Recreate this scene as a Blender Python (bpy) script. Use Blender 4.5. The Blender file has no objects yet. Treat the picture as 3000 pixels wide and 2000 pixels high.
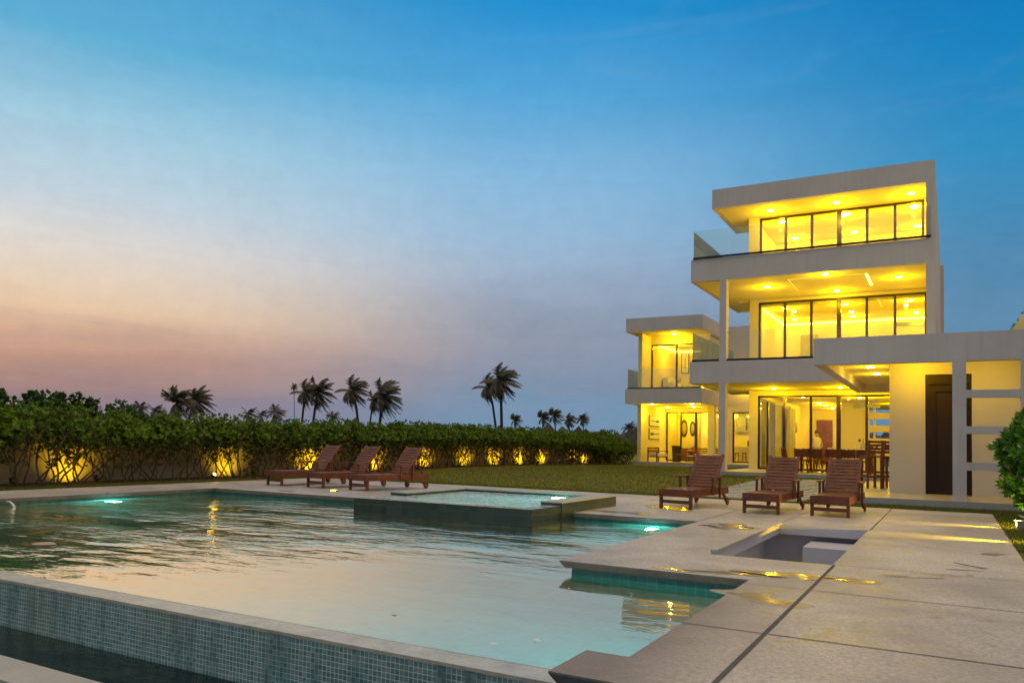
import bpy, math, random
from mathutils import Vector, Matrix
R = math.radians
S = bpy.context.scene
col = S.collection
random.seed(7)

# ------------------------------------------------------------------ materials
def new_mat(name):
    m = bpy.data.materials.new(name); m.use_nodes = True
    nt = m.node_tree; nt.nodes.clear()
    return m, nt, nt.nodes, nt.links

def coords(nt, scale=(1, 1, 1), kind='Object'):
    tc = nt.nodes.new('ShaderNodeTexCoord'); mp = nt.nodes.new('ShaderNodeMapping')
    mp.inputs['Scale'].default_value = scale
    nt.links.new(tc.outputs[kind], mp.inputs['Vector'])
    return mp.outputs['Vector']

def noise(nt, vec, scale, detail=4, rough=.5, dist=0):
    n = nt.nodes.new('ShaderNodeTexNoise')
    n.inputs['Scale'].default_value = scale; n.inputs['Detail'].default_value = detail
    n.inputs['Roughness'].default_value = rough; n.inputs['Distortion'].default_value = dist
    nt.links.new(vec, n.inputs['Vector'])
    return n.outputs['Fac']

def ramp(nt, fac, stops, interp='LINEAR'):
    r = nt.nodes.new('ShaderNodeValToRGB'); cr = r.color_ramp; cr.interpolation = interp
    while len(cr.elements) > 1: cr.elements.remove(cr.elements[-1])
    cr.elements[0].position = stops[0][0]; cr.elements[0].color = (*stops[0][1], 1)
    for p, c in stops[1:]:
        e = cr.elements.new(p); e.color = (*c, 1)
    nt.links.new(fac, r.inputs['Fac'])
    return r.outputs['Color']

def math_(nt, op, a, b=None, c=None, clamp=False):
    n = nt.nodes.new('ShaderNodeMath'); n.operation = op; n.use_clamp = clamp
    for i, v in enumerate((a, b, c)):
        if v is None: continue
        if isinstance(v, (int, float)): n.inputs[i].default_value = v
        else: nt.links.new(v, n.inputs[i])
    return n.outputs[0]

def mixc(nt, fac, a, b, mode='MIX'):
    n = nt.nodes.new('ShaderNodeMix'); n.data_type = 'RGBA'; n.blend_type = mode
    for i, v in ((0, fac), (6, a), (7, b)):
        if isinstance(v, (int, float)): n.inputs[i].default_value = v
        elif isinstance(v, tuple): n.inputs[i].default_value = (*v, 1)
        else: nt.links.new(v, n.inputs[i])
    return n.outputs[2]

def bsdf(nt, color, rough=.6, bump=None, bump_s=.3, bump_d=.01, metal=0, spec=.5):
    p = nt.nodes.new('ShaderNodeBsdfPrincipled'); o = nt.nodes.new('ShaderNodeOutputMaterial')
    if isinstance(color, tuple): p.inputs['Base Color'].default_value = (*color, 1)
    else: nt.links.new(color, p.inputs['Base Color'])
    if isinstance(rough, (int, float)): p.inputs['Roughness'].default_value = rough
    else: nt.links.new(rough, p.inputs['Roughness'])
    p.inputs['Metallic'].default_value = metal
    p.inputs['Specular IOR Level'].default_value = spec
    if bump is not None:
        b = nt.nodes.new('ShaderNodeBump'); b.inputs['Strength'].default_value = bump_s
        b.inputs['Distance'].default_value = bump_d
        nt.links.new(bump, b.inputs['Height']); nt.links.new(b.outputs[0], p.inputs['Normal'])
    nt.links.new(p.outputs[0], o.inputs['Surface'])
    return p

def mottled(name, c1, c2, scale=2., rough=.7, fine=60, bump_s=.25, bump_d=.006, spec=.4, metal=0):
    m, nt, N, L = new_mat(name); v = coords(nt)
    a = noise(nt, v, scale, 6, .6); f = noise(nt, v, fine, 3, .6)
    k = math_(nt, 'ADD', math_(nt, 'MULTIPLY', a, .65), math_(nt, 'MULTIPLY', f, .35))
    c = ramp(nt, k, [(.33, c1), (.67, c2)])
    bsdf(nt, c, rough, f, bump_s, bump_d, metal, spec)
    return m

def emis(name, c, s):
    m, nt, N, L = new_mat(name)
    e = N.new('ShaderNodeEmission'); e.inputs[0].default_value = (*c, 1); e.inputs[1].default_value = s
    o = N.new('ShaderNodeOutputMaterial'); L.new(e.outputs[0], o.inputs[0]); return m

def wood(name, c1, c2, axis=1, rough=.45):
    m, nt, N, L = new_mat(name)
    sc = [22, 22, 22]; sc[axis] = 1.6
    v = coords(nt, tuple(sc)); a = noise(nt, v, 1.5, 6, .65, .4)
    v2 = coords(nt); b = noise(nt, v2, 3, 3)
    k = math_(nt, 'ADD', math_(nt, 'MULTIPLY', a, .7), math_(nt, 'MULTIPLY', b, .3))
    bsdf(nt, ramp(nt, k, [(.3, c1), (.7, c2)]), rough, a, .3, .003, spec=.4)
    return m

def leafmat(name, c1, c2, c3, rough=.45):
    m, nt, N, L = new_mat(name)
    g = N.new('ShaderNodeNewGeometry')
    c = ramp(nt, g.outputs['Random Per Island'], [(0, c1), (.5, c2), (1, c3)])
    p = bsdf(nt, c, rough, spec=.35)
    t = N.new('ShaderNodeBsdfTranslucent'); L.new(c, t.inputs[0])
    mx = N.new('ShaderNodeMixShader'); mx.inputs[0].default_value = .3
    o = [n for n in N if n.type == 'OUTPUT_MATERIAL'][0]
    L.new(p.outputs[0], mx.inputs[1]); L.new(t.outputs[0], mx.inputs[2]); L.new(mx.outputs[0], o.inputs[0])
    return m

def glassmat(name, tint=(.95, .97, .93), refl=.10, haze=0., hazec=(.8, .8, .7)):
    m, nt, N, L = new_mat(name)
    t = N.new('ShaderNodeBsdfTransparent'); t.inputs[0].default_value = (*tint, 1)
    g = N.new('ShaderNodeBsdfGlossy'); g.inputs['Roughness'].default_value = .02
    lw = N.new('ShaderNodeFresnel'); lw.inputs['IOR'].default_value = 1.45
    f = math_(nt, 'ADD', math_(nt, 'MULTIPLY', lw.outputs[0], .9), refl - .04, clamp=True)
    mx = N.new('ShaderNodeMixShader'); L.new(f, mx.inputs[0]); L.new(t.outputs[0], mx.inputs[1]); L.new(g.outputs[0], mx.inputs[2])
    out = mx.outputs[0]
    if haze:
        d = N.new('ShaderNodeBsdfDiffuse'); d.inputs[0].default_value = (*hazec, 1)
        tl = N.new('ShaderNodeBsdfTranslucent'); tl.inputs[0].default_value = (*hazec, 1)
        a = N.new('ShaderNodeMixShader'); a.inputs[0].default_value = .5
        L.new(d.outputs[0], a.inputs[1]); L.new(tl.outputs[0], a.inputs[2])
        m2 = N.new('ShaderNodeMixShader'); m2.inputs[0].default_value = haze
        L.new(out, m2.inputs[1]); L.new(a.outputs[0], m2.inputs[2]); out = m2.outputs[0]
    o = N.new('ShaderNodeOutputMaterial'); L.new(out, o.inputs[0])
    return m

def tilemat(name, c1, c2, c3, grout, size=.05, rough=.25, blotch=None):
    # small square mosaic: x runs along the wall, z is height (or y on top faces)
    m, nt, N, L = new_mat(name)
    tc = N.new('ShaderNodeTexCoord'); sx = N.new('ShaderNodeSeparateXYZ'); L.new(tc.outputs['Object'], sx.inputs[0])
    g = N.new('ShaderNodeNewGeometry'); sn = N.new('ShaderNodeSeparateXYZ'); L.new(g.outputs['Normal'], sn.inputs[0])
    horiz = math_(nt, 'GREATER_THAN', math_(nt, 'ABSOLUTE', sn.outputs[2]), .5)
    facex = math_(nt, 'GREATER_THAN', math_(nt, 'ABSOLUTE', sn.outputs[0]), .5)
    u = math_(nt, 'ADD', math_(nt, 'MULTIPLY', sx.outputs[0], math_(nt, 'SUBTRACT', 1, facex)), math_(nt, 'MULTIPLY', sx.outputs[1], facex))
    v = math_(nt, 'ADD', math_(nt, 'MULTIPLY', sx.outputs[2], math_(nt, 'SUBTRACT', 1, horiz)), math_(nt, 'MULTIPLY', sx.outputs[1], horiz))
    us = math_(nt, 'DIVIDE', u, size); vs = math_(nt, 'DIVIDE', v, size)
    fu = math_(nt, 'FRACT', us); fv = math_(nt, 'FRACT', vs)
    gm = math_(nt, 'MULTIPLY', math_(nt, 'GREATER_THAN', fu, .09), math_(nt, 'GREATER_THAN', fv, .09))
    cx = N.new('ShaderNodeCombineXYZ'); L.new(math_(nt, 'FLOOR', us), cx.inputs[0]); L.new(math_(nt, 'FLOOR', vs), cx.inputs[1])
    wn = N.new('ShaderNodeTexWhiteNoise'); wn.noise_dimensions = '2D'; L.new(cx.outputs[0], wn.inputs['Vector'])
    c = ramp(nt, wn.outputs['Value'], [(0, c1), (.5, c2), (1, c3)])
    vv = coords(nt); bl = noise(nt, vv, .9, 5, .6)
    if blotch:
        c = mixc(nt, ramp(nt, bl, [(.50, (0, 0, 0)), (.70, (.6, .6, .6))]), c, blotch)
    # streaks running down from the overflow
    vst = coords(nt, (6, 6, .5)); st = noise(nt, vst, 1.2, 4)
    gr = mixc(nt, ramp(nt, st, [(.33, (0, 0, 0)), (.52, (1, 1, 1))]), c, grout)
    full = mixc(nt, gm, gr, c)
    full = mixc(nt, math_(nt, 'MULTIPLY', st, .25), full, grout)
    bsdf(nt, full, math_(nt, 'ADD', rough, math_(nt, 'MULTIPLY', math_(nt, 'SUBTRACT', 1, gm), .4)), gm, .35, .002, spec=.6)
    return m

def watermat(name, amp_far=.042, amp_near=.0032, refr=(.55, .84, .74), gloss=(2.08, 1.76, 1.34), ior=3.7, sc=2.2, foam=0):  # default gloss exceeds unity: peach sky glow put into the reflection colour
    m, nt, N, L = new_mat(name)
    tc = N.new('ShaderNodeTexCoord'); sx = N.new('ShaderNodeSeparateXYZ'); L.new(tc.outputs['Object'], sx.inputs[0])
    # ruffled toward the far left, calm near the deck
    d = math_(nt, 'ADD', math_(nt, 'MULTIPLY', sx.outputs[0], -.55), math_(nt, 'MULTIPLY', sx.outputs[1], .8))
    v1 = coords(nt, (1, 1.0, 1)); big = noise(nt, v1, .35, 2)
    d2 = math_(nt, 'ADD', d, math_(nt, 'MULTIPLY', big, 4))
    k = N.new('ShaderNodeMapRange'); k.interpolation_type = 'SMOOTHSTEP'
    k.inputs['From Min'].default_value = 9.6; k.inputs['From Max'].default_value = 12.8
    k.inputs['To Min'].default_value = amp_near; k.inputs['To Max'].default_value = amp_far
    L.new(d2, k.inputs['Value'])
    rot = coords(nt, (1.0, 1.0, 1)); 
    mp = rot.node; mp.inputs['Rotation'].default_value = (0, 0, R(-28)); mp.inputs['Scale'].default_value = (.55, 1.4, 1)
    n1 = noise(nt, rot, sc, 3, .5, .6); n2 = noise(nt, rot, sc * 2.7, 3, .6, .4)
    h = math_(nt, 'ADD', math_(nt, 'MULTIPLY', n1, .7), math_(nt, 'MULTIPLY', n2, .3))
    patch = noise(nt, coords(nt, (.6, 1.3, 1)), .55, 3, .6)
    pm_ = ramp(nt, patch, [(.36, (.25, .25, .25)), (.62, (1.6, 1.6, 1.6))])
    hh = math_(nt, 'MULTIPLY', math_(nt, 'MULTIPLY', h, k.outputs[0]), pm_)
    b = N.new('ShaderNodeBump'); b.inputs['Strength'].default_value = 1; b.inputs['Distance'].default_value = 1
    L.new(hh, b.inputs['Height'])
    rf = N.new('ShaderNodeBsdfRefraction'); rf.inputs['IOR'].default_value = 1.33; rf.inputs['Roughness'].default_value = 0
    rf.inputs['Color'].default_value = (*refr, 1); L.new(b.outputs[0], rf.inputs['Normal'])
    gl = N.new('ShaderNodeBsdfGlossy'); gl.inputs['Roughness'].default_value = .03; gl.inputs['Color'].default_value = (*gloss, 1)
    L.new(b.outputs[0], gl.inputs['Normal'])
    fr = N.new('ShaderNodeFresnel'); fr.inputs['IOR'].default_value = ior; L.new(b.outputs[0], fr.inputs['Normal'])
    geo = N.new('ShaderNodeNewGeometry')
    fac = math_(nt, 'MULTIPLY', fr.outputs[0], math_(nt, 'SUBTRACT', 1, geo.outputs['Backfacing']))
    mx = N.new('ShaderNodeMixShader'); L.new(fac, mx.inputs[0]); L.new(rf.outputs[0], mx.inputs[1]); L.new(gl.outputs[0], mx.inputs[2])
    out = mx.outputs[0]
    if foam:
        fv = coords(nt); fn = noise(nt, fv, 7, 5, .7, 1.0)
        df = N.new('ShaderNodeBsdfDiffuse'); df.inputs[0].default_value = (.86, .90, .86, 1)
        m2 = N.new('ShaderNodeMixShader'); 
        L.new(math_(nt, 'MULTIPLY', ramp(nt, fn, [(.36, (.1, .1, .1)), (.6, (1, 1, 1))]), foam), m2.inputs[0])
        L.new(out, m2.inputs[1]); L.new(df.outputs[0], m2.inputs[2]); out = m2.outputs[0]
    o = N.new('ShaderNodeOutputMaterial'); L.new(out, o.inputs[0])
    return m

def deckmat(name):
    m, nt, N, L = new_mat(name); v = coords(nt)
    f = noise(nt, v, 95, 2, .8); f2 = noise(nt, v, 30, 4, .6); a = noise(nt, v, .55, 6, .6, .6); st = noise(nt, v, 1.7, 5, .65, 1.2)
    base = ramp(nt, math_(nt, 'ADD', math_(nt, 'MULTIPLY', f, .45), math_(nt, 'MULTIPLY', f2, .55)), [(.34, (.27, .235, .195)), (.5, (.56, .495, .43)), (.66, (.82, .74, .65))])
    c = mixc(nt, ramp(nt, a, [(.36, (0, 0, 0)), (.60, (.7, .7, .7))]), base, (.31, .265, .225))
    c = mixc(nt, ramp(nt, st, [(.56, (0, 0, 0)), (.70, (.7, .7, .7))]), c, (.20, .16, .13))
    # dark damp margin beside the pool edge near the camera
    tc = N.new('ShaderNodeTexCoord'); sx = N.new('ShaderNodeSeparateXYZ'); L.new(tc.outputs['Object'], sx.inputs[0])
    ex = N.new('ShaderNodeMapRange'); ex.inputs['From Min'].default_value = -1.62; ex.inputs['From Max'].default_value = -1.15
    ex.inputs['To Min'].default_value = 1; ex.inputs['To Max'].default_value = 0; L.new(math_(nt, 'ADD', sx.outputs[0], math_(nt, 'MULTIPLY', math_(nt, 'SUBTRACT', a, .5), 1.3)), ex.inputs['Value'])
    ey = N.new('ShaderNodeMapRange'); ey.inputs['From Min'].default_value = 7.4; ey.inputs['From Max'].default_value = 6.2; L.new(sx.outputs[1], ey.inputs['Value'])
    k = math_(nt, 'MULTIPLY', math_(nt, 'MULTIPLY', ex.outputs[0], ey.outputs[0]), .75)
    c = mixc(nt, k, c, (.17, .13, .105))
    rgh = ramp(nt, st, [(.4, (.62, .62, .62)), (.7, (.38, .38, .38))])
    bsdf(nt, c, rgh, math_(nt, 'ADD', f, f2), .35, .004, spec=.45)
    return m

def grassmat(name):
    m, nt, N, L = new_mat(name); v = coords(nt)
    a = noise(nt, v, .35, 5, .6, .5); f = noise(nt, v, 28, 3, .75); f3 = noise(nt, v, 110, 2, .7)
    g = ramp(nt, f, [(.3, (.13, .15, .010)), (.5, (.22, .23, .02)), (.7, (.33, .31, .045))])
    br = ramp(nt, f, [(.3, (.13, .085, .025)), (.7, (.26, .18, .06))])
    c = mixc(nt, ramp(nt, a, [(.42, (0, 0, 0)), (.62, (.75, .75, .75))]), g, br)
    bsdf(nt, c, .9, math_(nt, 'ADD', f, f3), 1, .03, spec=.15)
    return m

M = {}
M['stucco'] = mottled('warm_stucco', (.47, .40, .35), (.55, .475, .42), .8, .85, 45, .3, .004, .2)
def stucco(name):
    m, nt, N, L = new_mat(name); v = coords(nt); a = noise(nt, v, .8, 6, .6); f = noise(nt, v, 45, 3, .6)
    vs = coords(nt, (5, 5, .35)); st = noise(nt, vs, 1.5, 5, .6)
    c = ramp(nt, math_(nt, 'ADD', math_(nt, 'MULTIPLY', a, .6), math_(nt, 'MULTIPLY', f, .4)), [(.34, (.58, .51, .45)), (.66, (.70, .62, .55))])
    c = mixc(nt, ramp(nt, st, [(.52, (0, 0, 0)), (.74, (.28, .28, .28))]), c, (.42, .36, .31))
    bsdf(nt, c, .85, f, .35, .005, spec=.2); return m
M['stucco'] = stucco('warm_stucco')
M['annex'] = mottled('annex_plaster', (.68, .58, .46), (.74, .65, .52), .6, .85, 40, .25, .004, .2)
M['plaster'] = mottled('lamp_yellow_plaster', (.76, .66, .27), (.82, .72, .32), .5, .8, 40, .12, .003, .2)  # yellow lamp bounce put into the base colour, so soffits look evenly lit
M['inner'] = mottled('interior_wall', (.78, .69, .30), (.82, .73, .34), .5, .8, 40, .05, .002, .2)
M['floor'] = mottled('limestone_floor', (.50, .42, .28), (.62, .53, .36), 1.5, .35, 30, .1, .002, .5)
M['deck'] = deckmat('deck_concrete')
M['coping'] = mottled('coping_edge', (.13, .115, .10), (.26, .23, .20), 3, .7, 50, .5, .006)
M['joint'] = mottled('joint_dark', (.06, .058, .055), (.11, .105, .10), 5, .8, 60)
M['hair'] = mottled('fine_joint', (.17, .15, .14), (.24, .215, .20), 5, .8, 60)
M['step'] = mottled('step_concrete', (.36, .35, .30), (.50, .48, .42), 2, .8, 60, .4, .005)
M['pit'] = mottled('pit_plaster', (.48, .46, .47), (.60, .57, .58), 1.5, .7, 60, .3, .004)
M['grass'] = grassmat('lawn_grass')
M['soil'] = mottled('bed_soil', (.035, .025, .012), (.09, .06, .03), 4, .95, 30, .8, .03)
M['mosaic'] = tilemat('mosaic_tile', (.018, .105, .095), (.065, .18, .165), (.17, .25, .225), (.74, .86, .74), .037, .25, (.15, .17, .10))
M['wetrim'] = mottled('wet_rim_stone', (.34, .30, .21), (.60, .54, .40), 4, .25, 30, .4, .004, .6)
M['basin'] = tilemat('basin_tile', (.030, .115, .095), (.045, .145, .12), (.06, .17, .145), (.11, .24, .20), .10, .4)
M['spatile'] = tilemat('spa_stone_tile', (.016, .032, .022), (.028, .046, .030), (.05, .062, .036), (.05, .07, .05), .16, .3, (.040, .040, .022))
M['basinlight'] = mottled('spa_basin_plaster', (.25, .50, .47), (.36, .62, .58), 3, .5, 30)
M['water'] = watermat('pool_water_surface')
M['spawater'] = watermat('spa_water_surface', .03, .03, (.85, 1, .97), (1.0, .95, .88), 1.6, 5, .42)
M['gutwater'] = watermat('channel_water_surface', .02, .02, (.25, .35, .3), (.8, .84, .74), 1.5, 3)
M['puddle'] = None
M['frame'] = mottled('dark_bronze_frame', (.030, .016, .008), (.055, .030, .014), 4, .35, 40, .1, .001, .5, .3)
M['black'] = mottled('black_channel', (.008, .008, .010), (.018, .017, .018), 4, .35, 40)
M['pane'] = glassmat('window_pane', (.97, .98, .95), .07)
M['rail'] = glassmat('railing_glass', (.97, .98, .94), .06, .05, (.75, .78, .66))
M['lamp'] = emis('downlight_glow', (1, .88, .42), 60)
M['cove'] = emis('cove_strip_glow', (1, .80, .11), 7)
M['slot'] = emis('slot_glow', (1, .74, .06), 1.4)
M['pool_lamp'] = emis('pool_lamp_glow', (.45, 1, 1), 26)
M['spot_lens'] = emis('spot_lens_glow', (1, .80, .28), 12)
M['door'] = wood('mahogany_door', (.014, .006, .002), (.040, .016, .005), 2, .55)
M['teak'] = wood('stained_hardwood', (.075, .019, .008), (.26, .078, .030), 1, .5)
M['teakx'] = wood('stained_hardwood_cross', (.075, .019, .008), (.28, .084, .033), 0, .5)
M['teakz'] = wood('stained_hardwood_upright', (.075, .019, .008), (.26, .078, .030), 2, .5)
M['dining'] = wood('dining_hardwood', (.09, .025, .008), (.22, .07, .02), 2, .45)
M['sling'] = mottled('leather_sling', (.10, .030, .012), (.17, .055, .02), 6, .55, 60)
M['rubber'] = mottled('black_rubber', (.012, .010, .010), (.03, .025, .022), 8, .6, 60)
M['cushion'] = mottled('cream_cushion', (.70, .66, .52), (.80, .76, .62), 4, .9, 60)
M['white'] = mottled('white_paint', (.74, .74, .72), (.82, .82, .80), 2, .6, 50)
M['slat'] = mottled('pale_paver', (.50, .48, .40), (.62, .60, .50), 3, .8, 50)
M['grey'] = mottled('grey_metal', (.22, .22, .21), (.32, .32, .30), 4, .4, 50, .1, .001, .5, .6)
M['dark'] = mottled('dark_print', (.03, .022, .015), (.06, .045, .03), 6, .6, 50)
M['paper'] = mottled('picture_paper', (.70, .67, .58), (.78, .75, .66), 4, .7, 50)
M['mirror'] = mottled('woven_disc', (.16, .12, .06), (.5, .42, .22), 9, .4, 30)
M['copper'] = mottled('copper_bowl', (.45, .18, .05), (.62, .28, .09), 5, .3, 40, .1, .001, .5, .8)
M['curtain'] = mottled('olive_curtain', (.34, .31, .08), (.48, .44, .13), 3, .9, 40)
M['gardenwall'] = mottled('garden_wall_render', (.27, .21, .14), (.40, .32, .22), .9, .85, 40, .4, .005)
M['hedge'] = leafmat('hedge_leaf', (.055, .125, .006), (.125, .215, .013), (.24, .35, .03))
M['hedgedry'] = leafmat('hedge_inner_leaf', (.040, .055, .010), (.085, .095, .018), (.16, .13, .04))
M['bright'] = leafmat('broad_leaf', (.03, .12, .012), (.08, .22, .02), (.17, .36, .04), .35)
M['grape'] = leafmat('seagrape_leaf', (.016, .05, .008), (.04, .095, .014), (.07, .14, .025))
M['stem'] = mottled('shrub_stem', (.07, .045, .022), (.15, .10, .05), 8, .9, 40)
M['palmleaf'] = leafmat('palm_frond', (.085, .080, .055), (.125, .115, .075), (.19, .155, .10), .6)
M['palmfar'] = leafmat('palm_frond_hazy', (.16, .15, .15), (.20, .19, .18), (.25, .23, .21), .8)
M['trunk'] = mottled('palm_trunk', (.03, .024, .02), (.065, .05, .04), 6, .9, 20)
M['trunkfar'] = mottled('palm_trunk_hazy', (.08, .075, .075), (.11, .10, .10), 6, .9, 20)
M['leafpink'] = mottled('fallen_leaf', (.45, .22, .17), (.62, .36, .28), 8, .6, 40)
M['petal'] = mottled('white_petal', (.6, .68, .62), (.8, .85, .8), 8, .6, 40)
M['skin'] = mottled('skin', (.40, .22, .12), (.46, .26, .15), 6, .6, 40)
M['shirt'] = mottled('cream_shirt', (.62, .56, .40), (.70, .64, .48), 6, .9, 60)
M['darkhair'] = mottled('dark_hair', (.03, .02, .012), (.06, .04, .02), 12, .6, 60)
M['clear'] = glassmat('clear_glass', (.85, .88, .75), .2)
m, nt, N, L = new_mat('puddle_water')
g = N.new('ShaderNodeBsdfGlossy'); g.inputs['Roughness'].default_value = .13; g.inputs[0].default_value = (.9, .88, .84, 1)
v = coords(nt); bb = N.new('ShaderNodeBump'); bb.inputs['Distance'].default_value = .0035; bb.inputs['Strength'].default_value = .6
L.new(noise(nt, v, 9, 2), bb.inputs['Height']); L.new(bb.outputs[0], g.inputs['Normal'])
d = N.new('ShaderNodeBsdfDiffuse'); d.inputs[0].default_value = (.22, .19, .15, 1)
fr = N.new('ShaderNodeFresnel'); fr.inputs[0].default_value = 3.2
mx = N.new('ShaderNodeMixShader'); L.new(fr.outputs[0], mx.inputs[0]); L.new(d.outputs[0], mx.inputs[1]); L.new(g.outputs[0], mx.inputs[2])
o = N.new('ShaderNodeOutputMaterial'); L.new(mx.outputs[0], o.inputs[0]); M['puddle'] = m

# ------------------------------------------------------------------ mesh tools
class MB:
    def __init__(s): s.v = []; s.f = []; s.sm = []
    def poly(s, pts, smooth=False):
        i = len(s.v); s.v += [tuple(p) for p in pts]; s.f.append(tuple(range(i, i + len(pts)))); s.sm.append(smooth); return s
    def box(s, x0, x1, y0, y1, z0, z1, mat=None):
        p = [Vector((x, y, z)) for z in (z0, z1) for y in (y0, y1) for x in (x0, x1)]
        if mat is not None: p = [mat @ q for q in p]
        i = len(s.v); s.v += [tuple(q) for q in p]
        for f in ((0, 2, 3, 1), (4, 5, 7, 6), (0, 1, 5, 4), (2, 6, 7, 3), (0, 4, 6, 2), (1, 3, 7, 5)):
            s.f.append(tuple(i + k for k in f)); s.sm.append(False)
        return s
    def beam(s, a, b, w, h, up=(0, 0, 1)):
        a = Vector(a); b = Vector(b); d = (b - a); ln = d.length; d.normalize()
        u = Vector(up); r = d.cross(u)
        if r.length < 1e-4: r = Vector((1, 0, 0))
        r.normalize(); u = r.cross(d)
        mt = Matrix((( *r, ), ( *d, ), ( *u, ))).transposed().to_4x4(); mt.translation = a
        return s.box(-w / 2, w / 2, 0, ln, -h / 2, h / 2, mt)
    def tube(s, pts, rad, n=6, cap=True):
        pts = [Vector(p) for p in pts]
        rs = rad if isinstance(rad, (list, tuple)) else [rad] * len(pts)
        i0 = len(s.v); prev = None
        for k, p in enumerate(pts):
            d = (pts[min(k + 1, len(pts) - 1)] - pts[max(k - 1, 0)])
            if d.length < 1e-6: d = Vector((0, 0, 1))
            d.normalize()
            if prev is None:
                a = d.orthogonal().normalized()
            else:
                a = prev - d * prev.dot(d)
                a = a.normalized() if a.length > 1e-4 else d.orthogonal().normalized()
            prev = a; b = d.cross(a)
            for j in range(n):
                t = 2 * math.pi * j / n
                s.v.append(tuple(p + (a * math.cos(t) + b * math.sin(t)) * rs[k]))
        for k in range(len(pts) - 1):
            for j in range(n):
                q = i0 + k * n; jj = (j + 1) % n
                s.f.append((q + j, q + jj, q + n + jj, q + n + j)); s.sm.append(True)
        if cap:
            s.f.append(tuple(i0 + j for j in reversed(range(n)))); s.sm.append(False)
            q = i0 + (len(pts) - 1) * n; s.f.append(tuple(q + j for j in range(n))); s.sm.append(False)
        return s
    def lathe(s, prof, c=(0, 0, 0), n=20, sx=1, sy=1, mat=None):
        i0 = len(s.v)
        for r, z in prof:
            for j in range(n):
                t = 2 * math.pi * j / n
                p = Vector((c[0] + r * sx * math.cos(t), c[1] + r * sy * math.sin(t), c[2] + z))
                if mat is not None: p = mat @ p
                s.v.append(tuple(p))
        for k in range(len(prof) - 1):
            for j in range(n):
                jj = (j + 1) % n; q = i0 + k * n
                s.f.append((q + j, q + jj, q + n + jj, q + n + j)); s.sm.append(True)
        s.f.append(tuple(i0 + j for j in reversed(range(n)))); s.sm.append(False)
        q = i0 + (len(prof) - 1) * n; s.f.append(tuple(q + j for j in range(n))); s.sm.append(False)
        return s
    def mesh(s, name, mat):
        me = bpy.data.meshes.new(name); me.from_pydata(s.v, [], s.f)
        me.polygons.foreach_set('use_smooth', s.sm); me.materials.append(mat); me.update(); return me
    def build(s, name, mat, parent=None):
        me = s.mesh(name, mat)
        if parent is None:
            o = bpy.data.objects.new(name, me)
        else:
            # keep world geometry: shift into the parent's frame
            me.transform(parent.matrix_basis.inverted()) if parent.parent is None else None
            o = bpy.data.objects.new(name, me); o.parent = parent
        col.objects.link(o); return o

def tag(o, label=None, cat=None, group=None, kind=None):
    if label: o['label'] = label
    if cat: o['category'] = cat
    if group: o['group'] = group
    if kind: o['kind'] = kind
    return o
def thing(name, label, cat, loc=(0, 0, 0), rz=0, group=None):
    o = bpy.data.objects.new(name, None); col.objects.link(o)
    o.matrix_basis = Matrix.Translation(loc) @ Matrix.Rotation(rz, 4, 'Z')
    o.empty_display_size = .3
    return tag(o, label, cat, group)
def sub(mb, name, mat, parent):     # a sub-part: geometry already in the thing's frame, parent part has identity transform
    me = mb.mesh(name, mat); o = bpy.data.objects.new(name, me); o.parent = parent; col.objects.link(o); return o
def part(mb, name, mat, parent):    # geometry in the local frame of its thing
    return sub(mb, name, mat, parent)
def struct(mb, name, mat): return tag(mb.build(name, mat), kind='structure')
def kids(o): return [c for c in bpy.data.objects if c.parent == o]
def copy_tree(o, label=None, group=None, parent=None):
    c = o.copy(); col.objects.link(c)
    if parent: c.parent = parent
    if label: c['label'] = label
    if group: c['group'] = group
    for ch in kids(o): copy_tree(ch, parent=c)
    return c
def place(o, loc, rz=0, s=1):
    o.matrix_basis = Matrix.Translation(loc) @ Matrix.Rotation(rz, 4, 'Z') @ Matrix.Scale(s, 4)

# ------------------------------------------------------------------ world
W = bpy.data.worlds.new('World'); S.world = W; W.use_nodes = True
nt = W.node_tree; nt.nodes.clear(); N = nt.nodes; L = nt.links
tc = N.new('ShaderNodeTexCoord'); sx = N.new('ShaderNodeSeparateXYZ'); L.new(tc.outputs['Generated'], sx.inputs[0])
def srgb(r, g, b):
    f = lambda c: (c / 255 / 12.92) if c / 255 <= .04045 else ((c / 255 + .055) / 1.055) ** 2.4
    return (f(r), f(g), f(b))
az = R(-80)
hl = math_(nt, 'SQRT', math_(nt, 'ADD', math_(nt, 'ADD', math_(nt, 'POWER', sx.outputs[0], 2), math_(nt, 'POWER', sx.outputs[1], 2)), 1e-5))
dot = math_(nt, 'ADD', math_(nt, 'MULTIPLY', sx.outputs[0], math.sin(az)), math_(nt, 'MULTIPLY', sx.outputs[1], math.cos(az)))
ca = math_(nt, 'DIVIDE', dot, hl)
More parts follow.
